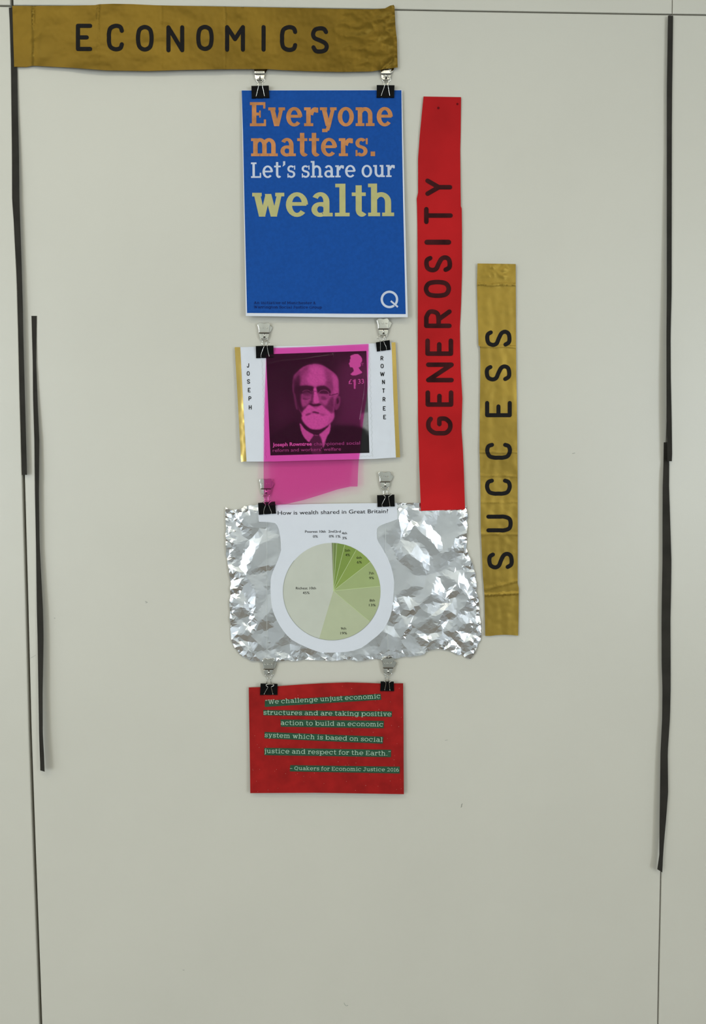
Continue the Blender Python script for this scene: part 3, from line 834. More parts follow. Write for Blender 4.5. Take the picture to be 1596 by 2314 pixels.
# nose
paint([(640, 730), (700, 760), (700, 900), (680, 980), (640, 960), (650, 830)], .14, 1.5, .85)
paint([(705, 690), (750, 690), (770, 800), (810, 940), (790, 990), (720, 980), (700, 900), (710, 800)], .74, 1.1, .95)
paint([(640, 980), (700, 1000), (820, 990), (860, 1020), (800, 1050), (690, 1050), (610, 1020)], .04, 1.1, .95)
# cheeks and their shadows
paint([(460, 920), (540, 920), (640, 910), (620, 960), (560, 1030), (500, 1060), (470, 1000)], .40, 1.6, .85)
paint([(560, 1030), (640, 930), (660, 980), (600, 1040), (520, 1150), (480, 1170), (440, 1080)], .06, 1.6, .8)
paint([(840, 930), (960, 930), (1010, 900), (1010, 1000), (960, 1060), (900, 1010)], .48, 1.8, .85)
paint([(1020, 900), (1090, 850), (1110, 1000), (1090, 1160), (1040, 1170), (950, 1100), (860, 1000), (850, 960), (940, 1040)], .13, 2.0, .85)
# moustache and beard
paint([(600, 1020), (680, 1060), (730, 1090), (850, 1030), (930, 1090), (1000, 1150), (1060, 1220), (1000, 1230), (900, 1200), (720, 1170), (620, 1180), (520, 1240), (470, 1230), (480, 1160), (540, 1090)], .66, 1.2)
paint([(480, 1240), (600, 1210), (730, 1190), (900, 1220), (1080, 1200), (1110, 1180), (1100, 1290), (1030, 1380), (960, 1440), (840, 1500), (740, 1510), (620, 1480), (530, 1400), (470, 1310)], .70, 1.3)
paint([(670, 1155), (740, 1150), (810, 1175), (800, 1195), (730, 1185), (680, 1175)], .07, .8, .9)
paint([(540, 1210), (600, 1185), (650, 1195), (580, 1235), (545, 1240)], .16, .9, .75)
paint([(840, 1200), (920, 1205), (900, 1245), (850, 1230)], .34, 1.4, .6)
paint([(1040, 1240), (1110, 1200), (1090, 1300), (1010, 1410), (980, 1400)], .50, 2, .6)
# spectacles
def ringp(cx, cy, rx, ry, w_, val, a0=0, a1=360):
    n = 20
    o = [(cx + rx * math.cos(math.radians(a0 + (a1 - a0) * i / n)), cy + ry * math.sin(math.radians(a0 + (a1 - a0) * i / n))) for i in range(n + 1)]
    i_ = [(cx + (rx - w_) * math.cos(math.radians(a0 + (a1 - a0) * i / n)), cy + (ry - w_) * math.sin(math.radians(a0 + (a1 - a0) * i / n))) for i in range(n, -1, -1)]
    paint(o + i_, val, .45, .9, False)
ringp(560, 815, 105, 100, 11, .24, 215, 330); ringp(560, 815, 105, 95, 9, .16, 50, 130)
ringp(905, 820, 115, 105, 11, .30, 200, 345); ringp(905, 820, 112, 100, 9, .24, 50, 120)
paint([(1010, 805), (1060, 815), (1190, 780), (1190, 800), (1060, 835), (1010, 830)], .10, .5, .9, False)
paint([(660, 770), (700, 735), (760, 735), (790, 775), (760, 755), (700, 755)], .30, .5, .8, False)
# collar and tie
paint([(425, 1400), (440, 1400), (520, 1500), (600, 1560), (700, 1625), (640, 1720), (600, 1760), (500, 1650), (450, 1530)], .62, .8)
paint([(1030, 1400), (1040, 1420), (1020, 1560), (960, 1680), (900, 1880), (860, 1750), (810, 1620), (900, 1540), (980, 1470)], .68, .8)
paint([(520, 1470), (640, 1530), (780, 1540), (940, 1480), (980, 1440), (900, 1540), (820, 1600), (700, 1600), (580, 1540)], .045, 1.2, .95)
paint([(700, 1640), (760, 1620), (830, 1640), (870, 1760), (850, 2000), (680, 2000), (620, 1780)], .085, 1.2, .95)
paint([(700, 1625), (740, 1618), (800, 1628), (760, 1640)], .30, .6, .8)
paint([(930, 1760), (960, 1690), (1010, 1600), (1030, 1700), (950, 1900), (900, 2000), (880, 1930)], .02, 1.5, .8)
grain = np.random.RandomState(3).rand(GH, GW) - .5
cg = blur(np.random.RandomState(5).rand(GH, GW) - .5, 1.1) * 5
img = np.clip(img * (1 + .05 * grain + .11 * cg * (img > .12)), .008, 1)
# profile head emblem
QC = (770, 790, 1 / 21.28)
paint([(460, 350), (490, 290), (560, 260), (620, 245), (660, 220), (780, 212), (870, 235), (940, 290), (1000, 370), (1040, 470), (1030, 560), (985, 620), (960, 680), (975, 740), (950, 820), (900, 850), (855, 850), (880, 920), (960, 1000), (1030, 1070), (1040, 1110), (960, 1150), (860, 1190), (740, 1240), (600, 1250), (520, 1225), (470, 1180), (540, 1120), (610, 1060), (635, 1010), (610, 930), (590, 870), (540, 850), (470, 850), (440, 790), (420, 720), (395, 675), (430, 620), (450, 560), (450, 500), (480, 420), (485, 385)], .74, .45, 1, False, QC)
paint([(960, 640), (1060, 635), (1125, 675), (1060, 690), (1080, 760), (1040, 765), (1030, 700), (975, 690)], .36, .5, .9, False, QC)
paint([(565, 1510), (640, 1450), (700, 1415), (725, 1430), (725, 1890), (640, 1890), (635, 1530), (590, 1545)], .62, .4, 1, False, QC)
for t in range(3):
    img = np.clip(img, 0, 1)
img = np.clip(img, .008, 1)
M_photo = mat('photo_print', (1, 1, 1, 1), .7, spec=.1)
nt = M_photo.node_tree; at = nt.nodes.new('ShaderNodeVertexColor'); at.layer_name = 'tone'
nt.links.new(at.outputs['Color'], nt.nodes['Principled BSDF'].inputs['Base Color'])
V = [P(gx[j, i], gy[j, i], card_off(gx[j, i], gy[j, i]) + .0003) for j in range(GH) for i in range(GW)]
Fc = [(j * GW + i, (j + 1) * GW + i, (j + 1) * GW + i + 1, j * GW + i + 1) for j in range(GH - 1) for i in range(GW - 1)]
photo = mesh_obj('portrait_print', V, Fc, M_photo, S_card.obj, smooth=True, label='printed black and white portrait of a bearded man in spectacles')
ca = photo.data.color_attributes.new('tone', 'FLOAT_COLOR', 'POINT')
cl = np.ones((GH * GW, 4), np.float32); cl[:, :3] = (img * .78).reshape(-1, 1)
ca.data.foreach_set('color', cl.ravel())
K7 = 1 / 5.911
sq = lambda x, y: (580 + x * K7, 960 + y * K7)
M_pal2 = mat('grey_print', (0.34, 0.34, 0.35, 1), .5, var=.05)
M_cap = mat('light_print', (0.62, 0.62, 0.62, 1), .5, var=.05)
flat_print('lettering', sans_text('Joseph Rowntree', sq(215, 288), sq(738, 276), 8.0, .022), S_card, M_cap, .0006, 'light bold caption words')
flat_print('lettering', sans_text('championed social', sq(766, 277), sq(1382, 262), 7.6) + sans_text("reform and workers' welfare", sq(216, 363), sq(1128, 343), 7.6), S_card, M_pal2, .0006, 'grey caption words')
qq = lambda x, y: (770 + x / 21.28, 790 + y / 21.28)
flat_print('lettering', sans_text('£', qq(385, 1655), qq(545, 1650), 10.5) + sans_text('33', qq(845, 1640), qq(1125, 1630), 10.5), S_card, M_cap, .0006, 'small price figures')

# ------------------------------------------------------------------ magenta film over the stamp
film = [(601, 786), (640, 785.6), (700, 783.5), (770, 780), (833.3, 777), (832.4, 825), (831, 875), (828, 905), (824.5, 925.5), (820.5, 955), (817, 988), (813.2, 1026), (810.5, 1046), (809, 1076), (808.8, 1089), (808.2, 1099.5), (792, 1099.5), (763, 1106), (724, 1118.5), (686, 1130), (650, 1138.6), (623, 1141.5), (598, 1142),
        (596.5, 1125), (596, 1080), (596, 1044), (596.2, 1026), (597, 950), (599, 875), (601.5, 815)]
def ridge(x, y, pts, wdt):
    best = 1e9
    for a, b in zip(pts, pts[1:]):
        ax, ay = a; bx, by = b; dx, dy = bx - ax, by - ay
        t = max(0, min(1, ((x - ax) * dx + (y - ay) * dy) / (dx * dx + dy * dy)))
        best = min(best, math.hypot(x - ax - dx * t, y - ay - dy * t))
    return max(0, 1 - best / wdt)
fr1 = [cq(335, 495), cq(480, 465), cq(620, 455), cq(780, 432), cq(920, 412)]
fr2 = [(829.4, 836), (825, 846), (823, 858), (821, 880), (818.5, 900), (815.5, 918), (813, 932), (811, 944)]
fr3 = [cq(1165, 640), cq(1150, 700), cq(1160, 800), cq(1148, 890), cq(1120, 930), cq(1160, 990)]
def film_off(x, y):
    z = card_off(x, min(y, 1035)) * 1000 + 1.6
    z += .9 * abs(nz(x, y, 60, 2)) + .4 * nz(x, y, 25, 4) * max(0, (x - 700) / 130)
    z += .55 * ridge(x, y, fr1, 5) + .6 * ridge(x, y, fr2, 4) + .4 * ridge(x, y, fr3, 5)
    z += 2.4 * max(0, (y - 1040) / 60)
    z += 1.2 * max(0, (y - 1115) / 20)
    return z / 1000
M_film = bpy.data.materials.new('magenta_film'); M_film.use_nodes = True
nt = M_film.node_tree
for n in list(nt.nodes): nt.nodes.remove(n)
out = nt.nodes.new('ShaderNodeOutputMaterial'); tr = nt.nodes.new('ShaderNodeBsdfTransparent')
gls = nt.nodes.new('ShaderNodeBsdfGlossy'); mx = nt.nodes.new('ShaderNodeMixShader'); df = nt.nodes.new('ShaderNodeBsdfDiffuse'); mx2 = nt.nodes.new('ShaderNodeMixShader')
tr.inputs['Color'].default_value = (.98, .32, .70, 1); gls.inputs['Roughness'].default_value = .16; gls.inputs['Color'].default_value = (1, .9, .95, 1)
df.inputs['Color'].default_value = (.6, .1, .3, 1)
ns = nt.nodes.new('ShaderNodeTexNoise'); ns.inputs['Scale'].default_value = 18; tcn = nt.nodes.new('ShaderNodeTexCoord')
nt.links.new(tcn.outputs['Object'], ns.inputs['Vector'])
mm = nt.nodes.new('ShaderNodeMath'); mm.operation = 'MULTIPLY'; mm.inputs[1].default_value = .03
nt.links.new(ns.outputs['Fac'], mm.inputs[0]); nt.links.new(mm.outputs[0], mx2.inputs[0])
mx.inputs[0].default_value = .009
nt.links.new(tr.outputs[0], mx2.inputs[1]); nt.links.new(df.outputs[0], mx2.inputs[2])
nt.links.new(mx2.outputs[0], mx.inputs[1]); nt.links.new(gls.outputs[0], mx.inputs[2]); nt.links.new(mx.outputs[0], out.inputs['Surface'])
# a single skin: light crosses it once
class Film(Sheet): pass
fpts = []
for line in (fr1, fr2, fr3):
    cl_ = catmull(line, 6)
    for dd in (-4.5, -2.2, 0, 2.2, 4.5): fpts += [(x + (dd if line is not fr1 else 0), y + (dd if line is fr1 else 0)) for x, y in densify(cl_, 3, False)]
fpts = [q for q in fpts if inside(film, *q)]
fa = np.array(fpts)
yy_ = 780.0
while yy_ < 1142:
    xx_ = 596.0 + (yy_ % 2) * 2
    while xx_ < 834:
        q = (xx_ + rnd.uniform(-1, 1), yy_ + rnd.uniform(-1, 1))
        if inside(film, *q) and ((fa - q) ** 2).sum(1).min() > 6: fpts.append(q)
        xx_ += 4.2
    yy_ += 3.7
S_film = Sheet('magenta_film', film, film_off, M_film, step=3.2, estep=4, th=.0, interior=fpts)
me = S_film.obj.data
nf = len([f for f in me.polygons]); nv = len(S_film.v2)
vs_ = [tuple(v.co) for v in me.vertices][:nv]; fs_ = [tuple(p.vertices) for p in me.polygons if max(p.vertices) < nv]
me2 = bpy.data.meshes.new('magenta_film'); me2.from_pydata(vs_, [], fs_); me2.materials.append(M_film)
me2.polygons.foreach_set('use_smooth', [True] * len(fs_)); S_film.obj.data = me2
tag(S_film.obj, 'translucent magenta plastic film draped over the stamp portrait card', 'film')

# ------------------------------------------------------------------ tin foil and chart sheet
bulb = [(583, 1146), (600, 1144.5), (640, 1141), (700, 1139), (760, 1138), (835, 1137), (897, 1136.5), (898, 1155), (899, 1173),
        (891, 1176), (880, 1180), (866, 1185), (856, 1190), (852.3, 1195), (851.5, 1206), (852.3, 1217), (856, 1226), (865, 1240), (876, 1260), (884, 1280), (889, 1300), (891, 1315), (890.6, 1328), (889.3, 1345), (888, 1362), (886, 1378), (883, 1390), (878.5, 1402), (866, 1424), (853, 1437), (840, 1447), (829, 1456), (817, 1464), (800, 1470), (780, 1473.5), (752, 1475), (728, 1475), (714, 1471), (700, 1466), (687, 1460), (673, 1453.5), (660, 1446), (649, 1436), (640, 1425), (632, 1413), (625, 1400), (619.5, 1388), (615.5, 1375), (613.5, 1362), (612.3, 1350), (611.2, 1330), (612, 1310), (614, 1300), (617, 1291), (622.5, 1278), (628, 1266), (632.3, 1253), (635.5, 1243), (634.8, 1227), (633, 1210), (630, 1195), (626.5, 1187), (622, 1182), (605, 1179.5), (585.5, 1179), (584, 1165)]
foil = [(510, 1146), (516, 1150), (524, 1153), (532, 1152), (541, 1151), (549, 1147), (552, 1143), (558, 1144), (566, 1141.5), (575, 1142), (586, 1138.5), (700, 1141), (890, 1139), (898, 1136.5), (905, 1136), (915, 1137.5), (925, 1136.5), (948, 1136.5), (1000, 1138), (1046, 1139), (1050, 1143), (1055.5, 1144), (1054.5, 1151), (1056.5, 1160), (1058, 1168), (1055, 1176), (1057, 1190), (1055, 1205), (1055.5, 1222), (1054, 1240), (1057, 1246), (1059, 1256), (1063, 1262), (1066, 1270), (1070, 1278), (1071, 1287), (1075, 1297), (1074.5, 1308), (1077.5, 1318), (1077, 1331), (1076, 1338), (1081, 1349), (1082, 1360), (1084, 1378), (1084, 1392), (1087, 1404), (1088, 1416), (1086.5, 1425), (1088, 1436), (1086, 1448), (1080, 1456), (1078, 1463), (1075.5, 1470), (1074, 1476), (1063.5, 1489), (1051, 1485), (1044, 1478), (1037, 1480.5), (1025, 1474), (1016, 1470), (1000.5, 1467.5), (993, 1465), (985, 1466), (968, 1471), (963, 1473), (959, 1478.5), (950, 1481), (938, 1482.5), (926, 1484), (915, 1483.5), (900, 1487.5), (884, 1489), (868, 1490), (850, 1488.5), (836, 1490), (824, 1492.5), (806, 1494), (790, 1490), (770, 1492), (745, 1494), (735, 1491), (722, 1492), (700, 1491), (688, 1490), (678, 1492.5), (660, 1494), (650, 1491), (640, 1494), (622, 1495), (598, 1494.5), (580, 1494), (568, 1494), (560, 1488), (556, 1484), (551, 1486), (546, 1480), (541, 1477), (537, 1470), (531, 1464), (528, 1458), (524, 1450), (522, 1436), (520.5, 1420), (522, 1412), (519, 1400), (520.5, 1386), (519, 1372), (518.5, 1360), (521.5, 1345), (520, 1330), (522.5, 1318), (519, 1305), (518, 1290), (515, 1276), (513.5, 1262), (510.5, 1252), (511.5, 1242), (510, 1232), (511, 1218), (509.5, 1205), (511.5, 1196), (510, 1180), (509.5, 1165)]
fr = random.Random(21)
edge_d = lambda x, y, ol: min(math.hypot(x - a[0], y - a[1]) for a in ol)
fol = densify(foil, 10)
# big facets: fold corners with heights in mm (traced from the main folds, then filled with loose ones)
knots = [(858, 1180, 3), (902, 1174, 6), (925, 1182, 1.5), (954, 1177, 5), (979, 1197, 1.5), (937, 1187, 6.5), (905, 1220, 3), (880, 1200, 4.5), (887, 1236, 1.5), (860, 1212, 4),
         (917, 1254, 6.5), (926, 1252, 7), (950, 1270, 6), (990, 1293, 2.0), (1035, 1318, 6.5), (1045, 1250, 2), (1020, 1239, 5.5), (968, 1216, 6.5), (996, 1212, 2), (1002, 1250, 5),
         (1018, 1270, 2), (901, 1268, 2), (915, 1310, 3), (930, 1350, 1.5), (952, 1365, 5.5), (974, 1343, 6.5), (1010, 1338, 2), (1040, 1330, 6), (1018, 1340, 6.5), (958, 1328, 4), (1004, 1363, 2.0),
         (927, 1380, 6.5), (935, 1391, 2), (975, 1397, 6.5), (1004, 1380, 7), (1030, 1350, 3), (1060, 1352, 6.8), (1070, 1380, 2.5), (1033, 1392, 6), (1015, 1400, 2), (988, 1413, 6.8), (973, 1432, 2),
         (930, 1425, 2.5), (888, 1380, 6), (905, 1388, 2), (923, 1420, 6.5), (890, 1415, 1.5), (985, 1445, 7), (967, 1437, 2), (1000, 1425, 5), (1030, 1425, 6.5), (1020, 1441, 2.5), (1046, 1452, 6.5),
         (1063, 1432, 2), (1055, 1410, 6), (1075, 1400, 5), (1070, 1448, 6), (1040, 1462, 2), (995, 1456, 6), (962, 1447, 5.5), (950, 1460, 2), (880, 1480, 5), (905, 1445, 3.5), (872, 1430, 5), (855, 1462, 2), (830, 1485, 5), (945, 1225, 3), (940, 1300, 3.2), (965, 1300, 2.4), (930, 1325, 4.5), (1040, 1200, 5), (1020, 1178, 3), (1048, 1170, 6),
         (563, 1220, 2), (565, 1270, 6.5), (586, 1282, 5), (601, 1292, 1.5), (633, 1245, 3), (586, 1230, 6), (600, 1195, 2), (566, 1190, 6), (545, 1200, 2.5), (533, 1230, 6), (548, 1255, 2), (562, 1150, 6), (530, 1170, 1.5), (545, 1180, 6.5),
         (521, 1290, 6), (540, 1280, 2), (533, 1330, 6.5), (545, 1335, 2), (556, 1300, 5.5), (561, 1355, 3), (580, 1340, 6), (607, 1343, 2), (522, 1360, 6), (546, 1372, 6.8), (566, 1390, 2), (540, 1400, 2.5), (525, 1400, 6),
         (575, 1395, 6), (594, 1400, 6.5), (566, 1416, 2), (584, 1412, 6), (618, 1408, 3), (604, 1425, 1.5), (566, 1430, 6), (560, 1450, 2.5), (585, 1455, 5.5), (640, 1440, 4), (655, 1455, 2), (680, 1462, 6), (655, 1478, 2.5), (640, 1490, 5.5), (610, 1470, 2), (545, 1460, 6), (570, 1475, 5), (700, 1480, 2), (720, 1470, 4.5), (750, 1485, 2), (790, 1482, 4.5), (730, 1490, 5)]
big = list(knots)
for i in range(600):
    x, y = fr.uniform(508, 1090), fr.uniform(1134, 1496)
    if min(math.hypot(x - k[0], y - k[1]) for k in big) > 26: big.append((x, y, fr.uniform(1.5, 5.5)))
for x, y in densify(foil, 40): big.append((x + (x - 790) * .02, y + (y - 1315) * .02, fr.uniform(2, 6)))
bv = [Vector((k[0], k[1])) for k in big]
rb = delaunay_2d_cdt(bv, [], [], 0, 1e-4)
bz = {}
for i, orig in enumerate(rb[3]): bz[i] = big[orig[0]][2]
bbig = BVHTree.FromPolygons([Vector((v.x, v.y, bz[i])) for i, v in enumerate(rb[0])], [tuple(f) for f in rb[2]])
# small crumples
small = [(fr.uniform(500, 1096), fr.uniform(1128, 1502), fr.uniform(-1, 1)) for i in range(3300)]
rs = delaunay_2d_cdt([Vector((k[0], k[1])) for k in small], [], [], 0, 1e-4)
sz = {i: small[o_[0]][2] for i, o_ in enumerate(rs[3])}
bsm = BVHTree.FromPolygons([Vector((v.x, v.y, sz[i])) for i, v in enumerate(rs[0])], [tuple(f) for f in rs[2]])
def cast(b, x, y):
    h = b.ray_cast(Vector((x, y, 100)), Vector((0, 0, -1))); return h[0].z if h[0] is not None else 0.0
bulb_d = densify(bulb, 6)
def foil_off(x, y):
    z = cast(bbig, x, y) * .54 + 1.5
    ed = edge_d(x, y, fol)
    k = max(0, 1 - ed / 24) * (.9 if x > 1000 or x < 560 else .25) + .015 + .06 * max(0, nz(x, y, 60, 12))
    k = min(1, k)
    z += k * 1.5 * cast(bsm, x, y)
    z += .10 * nz(x, y, 30, 7)
    cap = 7.4
    if inside(bulb, x, y): cap = 5.0 + 1.4 * max(0, 1 - edge_d(x, y, bulb_d) / 12)
    if y < 1162 and 945 < x < 1056: cap = 4.5
    if 1137 < y < 1150: z = z * .6 + 1
    return max(.4, min(cap, z)) / 1000
ipts = [(v.x, v.y) for v in rb[0] if inside(foil, v.x, v.y)]
ipts += [(k[0], k[1]) for k in small if inside(foil, k[0], k[1]) and (edge_d(k[0], k[1], fol) < 30 or nz(k[0], k[1], 60, 12) > .1)]
for i in range(5200):
    x, y = fr.uniform(508, 1090), fr.uniform(1134, 1496)
    if inside(foil, x, y): ipts.append((x, y))
M_foil = mat('aluminium_foil', (0.86, 0.87, 0.89, 1), .24, metal=1.0, bump=.04, bscale=120)
S_foil = Sheet('foil_sheet', foil, foil_off, M_foil, step=6, estep=5, interior=ipts, smooth=False, th=.00012)
tag(S_foil.obj, 'crumpled silver foil sheet behind the wealth chart', 'foil')

def bulb_off(x, y):
    return (8.6 - 1.0 * max(0, (1180 - y) / 45) + .5 * math.sin((x - 640) / 70) + .3 * nz(x, y, 60)) / 1000
S_chart = Sheet('chart_sheet', bulb, bulb_off, M_white, step=8, estep=6)
tag(S_chart.obj, 'white paper cut-out with a green pie chart of shared wealth', 'paper')
flat_print('lettering', sans_text('How is wealth shared in Great Britain?', (628, 1163.4), (877.5, 1159.2), 9.0), S_chart, M_ink, .0004, 'black chart heading')
PCx, PCy, PR = 750.2, 1336.7, 110.0
hub = (753.6, 1335)
bd = [(750.2, 1227), (751.3, 1227), (752.8, 1227), (761.7, 1227.4), (779.2, 1231.4), (805.3, 1242.3), (837.3, 1269.6), (859.6, 1324.4), (834.3, 1403.3), (721.7, 1442.5), (750.2, 1227)]
pc = [srgb(88, 98, 62), srgb(98, 108, 66), srgb(122, 138, 84), srgb(124, 146, 74), srgb(130, 152, 76), srgb(142, 162, 86), srgb(162, 176, 122), srgb(172, 181, 140), srgb(184, 190, 158), srgb(198, 200, 187)]
ang = [math.atan2(y - PCy, x - PCx) for x, y in bd]
for i in range(1, len(ang)):
    while ang[i] < ang[i - 1] - 1e-6 or (i == len(ang) - 1 and ang[i] < ang[0] + 6): ang[i] += 2 * math.pi
M_rim = mat('pie_line', srgb(190, 205, 150), .6)
for i in range(10):
    a0, a1 = ang[i], ang[i + 1]; n = max(1, int((a1 - a0) / .10)); polys = []
    for k in range(n):
        u = a0 + (a1 - a0) * k / n; v = a0 + (a1 - a0) * (k + 1) / n
        e0 = (PCx + PR * math.cos(u), PCy + PR * math.sin(u)); e1 = (PCx + PR * math.cos(v), PCy + PR * math.sin(v))
        for r0, r1 in ((0, .15), (.15, .3), (.3, .45), (.45, .6), (.6, .72), (.72, .86), (.86, 1)):
            q = lambda e, r: (hub[0] + (e[0] - hub[0]) * r, hub[1] + (e[1] - hub[1]) * r)
            polys.append([q(e0, r0), q(e0, r1), q(e1, r1), q(e1, r0)] if r0 else [q(e0, 0), q(e0, r1), q(e1, r1)])
    flat_print('pie_slice', polys, S_chart, mat('pie_green', tuple(c * .93 for c in pc[i][:3]) + (1,), .75, var=.02, spec=.1), .0003, label='pie slice in %s' % ('dark olive' if i < 2 else 'mid green' if i < 6 else 'pale green' if i < 9 else 'very pale grey green'))
ln = []
for x, y in bd[2:9]: ln += stroke_polys(densify([hub, (x, y)], 14, False), .9, cap=False)
flat_print('pie_lines', ln, S_chart, M_rim, .0005)
M_pier = mat('pie_rim', srgb(150, 155, 140), .6)
flat_print('pie_rim', stroke_polys([(PCx + PR * math.cos(t * math.pi / 50), PCy + PR * math.sin(t * math.pi / 50)) for t in range(4, 62)], .9, cap=False), S_chart, M_pier, .0005)
lab = [('Poorest 10th', 713, 1201, 46.5), ('0%', 713, 1212, 11), ('2nd', 749.3, 1200.7, 14), ('0%', 749.5, 1211.7, 11), ('3rd', 764, 1201, 12.6), ('1%', 764.6, 1212, 10), ('4th', 778.5, 1204.7, 11.6), ('3%', 779, 1215.7, 10),
       ('5th', 785.5, 1243.7, 11.6), ('4%', 786, 1254, 10.5), ('6th', 812, 1260, 11.6), ('6%', 812.5, 1270.3, 11), ('7th', 839.5, 1295.2, 11.2), ('9%', 840, 1306, 10.8), ('8th', 841.5, 1356.7, 11.6), ('13%', 841.7, 1367.2, 15),
       ('9th', 776.5, 1420.2, 11.8), ('19%', 777, 1430.7, 15), ('Richest 10th', 691.5, 1329, 45.5), ('45%', 692, 1339.6, 15.5)]
for t, x, y, w_ in lab:
    flat_print('lettering', sans_text(t, (x - w_ / 2, y + 2.9), (x + w_ / 2, y + 2.7), 5.6), S_chart, M_ink, .0006)

def thread(pts, label):
    V, Fc = tube([P(x, y, z / 1000) for x, y, z in pts], .00020, 5)
    o = mesh_obj('nylon_thread', V, Fc, M_thread); tag(o, label, 'thread')
thread([(603, 1150, 7.7), (603.2, 1250, 7.8), (603.4, 1364, 7.8), (603.8, 1440, 7.8), (604, 1489, 7.0)], 'thin clear thread crossing the foil left of the pie chart')
thread([(871, 1150, 7.7), (871.5, 1190, 7.8), (873, 1300, 7.8), (876, 1420, 7.8), (877.6, 1488, 7.0)], 'thin clear thread crossing the foil right of the pie chart')

# ------------------------------------------------------------------ red quotation card
K4 = 1 / 4.092
rq = lambda x, y: (540 + x * K4, 1470 + y * K4)
rc = [rq(91, 341), rq(200, 338), rq(360, 330), rq(560, 315), rq(760, 303), rq(1000, 295), rq(1200, 300), rq(1300, 304), rq(1520, 303), rq(1523, 700), rq(1524, 1000), rq(1527, 1329),
      rq(1300, 1325), rq(1000, 1320), rq(700, 1316), rq(500, 1317), rq(105, 1319), rq(103, 1100), rq(97, 700), rq(93, 500)]
def rc_off(x, y):
    t = (y - 1545) / 250; u = (x - 738) / 175
    return (5 + 3.5 * max(0, t) + 1.8 * math.cos(u * 1.5) + .5 * u * t) / 1000
S_rc = Sheet('quotation_card', rc, rc_off, M_redcard, step=8, estep=8)
tag(S_rc.obj, 'speckled red card with six pasted green text strips', 'card')
fl = random.Random(5); fk = []
for i in range(170):
    x, y = fl.uniform(566, 911), fl.uniform(1550, 1792)
    if y < 1720 and fl.random() < .55: continue
    r = fl.uniform(.3, .6)
    if inside(rc, x, y): fk.append([(x - r, y), (x, y + r), (x + r, y), (x, y - r)])
o = flat_print('glitter_fleck', fk, S_rc, M_glit, .0003); o['kind'] = 'stuff'
lines = [('“We challenge unjust economic', (245, 496), (1312, 441), 31, [(240, 463), (1312, 400), (1317, 455), (240, 522)]),
         ('structures and are taking positive', (227, 593), (1412, 607), 31, [(225, 550), (1417, 563), (1415, 614), (228, 600)]),
         ('action to build an economic', (386, 688), (1337, 703), 31, [(385, 638), (1342, 650), (1340, 719), (388, 705)]),
         ('system which is based on social', (238, 800), (1330, 846), 31, [(238, 753), (1336, 797), (1331, 862), (236, 812)]),
         ('justice and respect for the Earth.”', (236, 948), (1405, 972), 31, [(235, 900), (1409, 918), (1406, 986), (235, 968)]),
         ('– Quakers for Economic Justice 2016', (470, 1104), (1483, 1120), 26, [(475, 1060), (1489, 1074), (1488, 1137), (472, 1118)])]
for txt, a, b, xh, q in lines:
    Q = [rq(*p) for p in q]
    V = []; Fc = []; n = 24
    for lay in (0, 1):
        for j in range(3):
            for i in range(n + 1):
                s = i / n; t = j / 2
                x = (Q[0][0] * (1 - s) + Q[1][0] * s) * (1 - t) + (Q[3][0] * (1 - s) + Q[2][0] * s) * t
                y = (Q[0][1] * (1 - s) + Q[1][1] * s) * (1 - t) + (Q[3][1] * (1 - s) + Q[2][1] * s) * t
                V.append(P(x, y, S_rc.z(x, y) + (.00055 if lay == 0 else .00015)))
    m1 = n + 1; N_ = 3 * m1
    for j in range(2):
        for i in range(n): k = j * m1 + i; Fc.append((k, k + m1, k + m1 + 1, k + 1))
    for i in range(n):
        Fc.append((i + 1, i + 1 + N_, i + N_, i)); k = 2 * m1 + i; Fc.append((k, k + N_, k + 1 + N_, k + 1))
    for j in range(2):
        k = j * m1; Fc.append((k, k + N_, k + m1 + N_, k + m1)); k += n; Fc.append((k + m1, k + m1 + N_, k + N_, k))
    st = mesh_obj('text_strip', V, Fc, M_greenstrip, S_rc.obj)
    flat_print('lettering', slab_text(txt, rq(*a), rq(*b), xh * K4, .14, .125, .11, .10), S_rc, M_mint, .0008, parent=st)

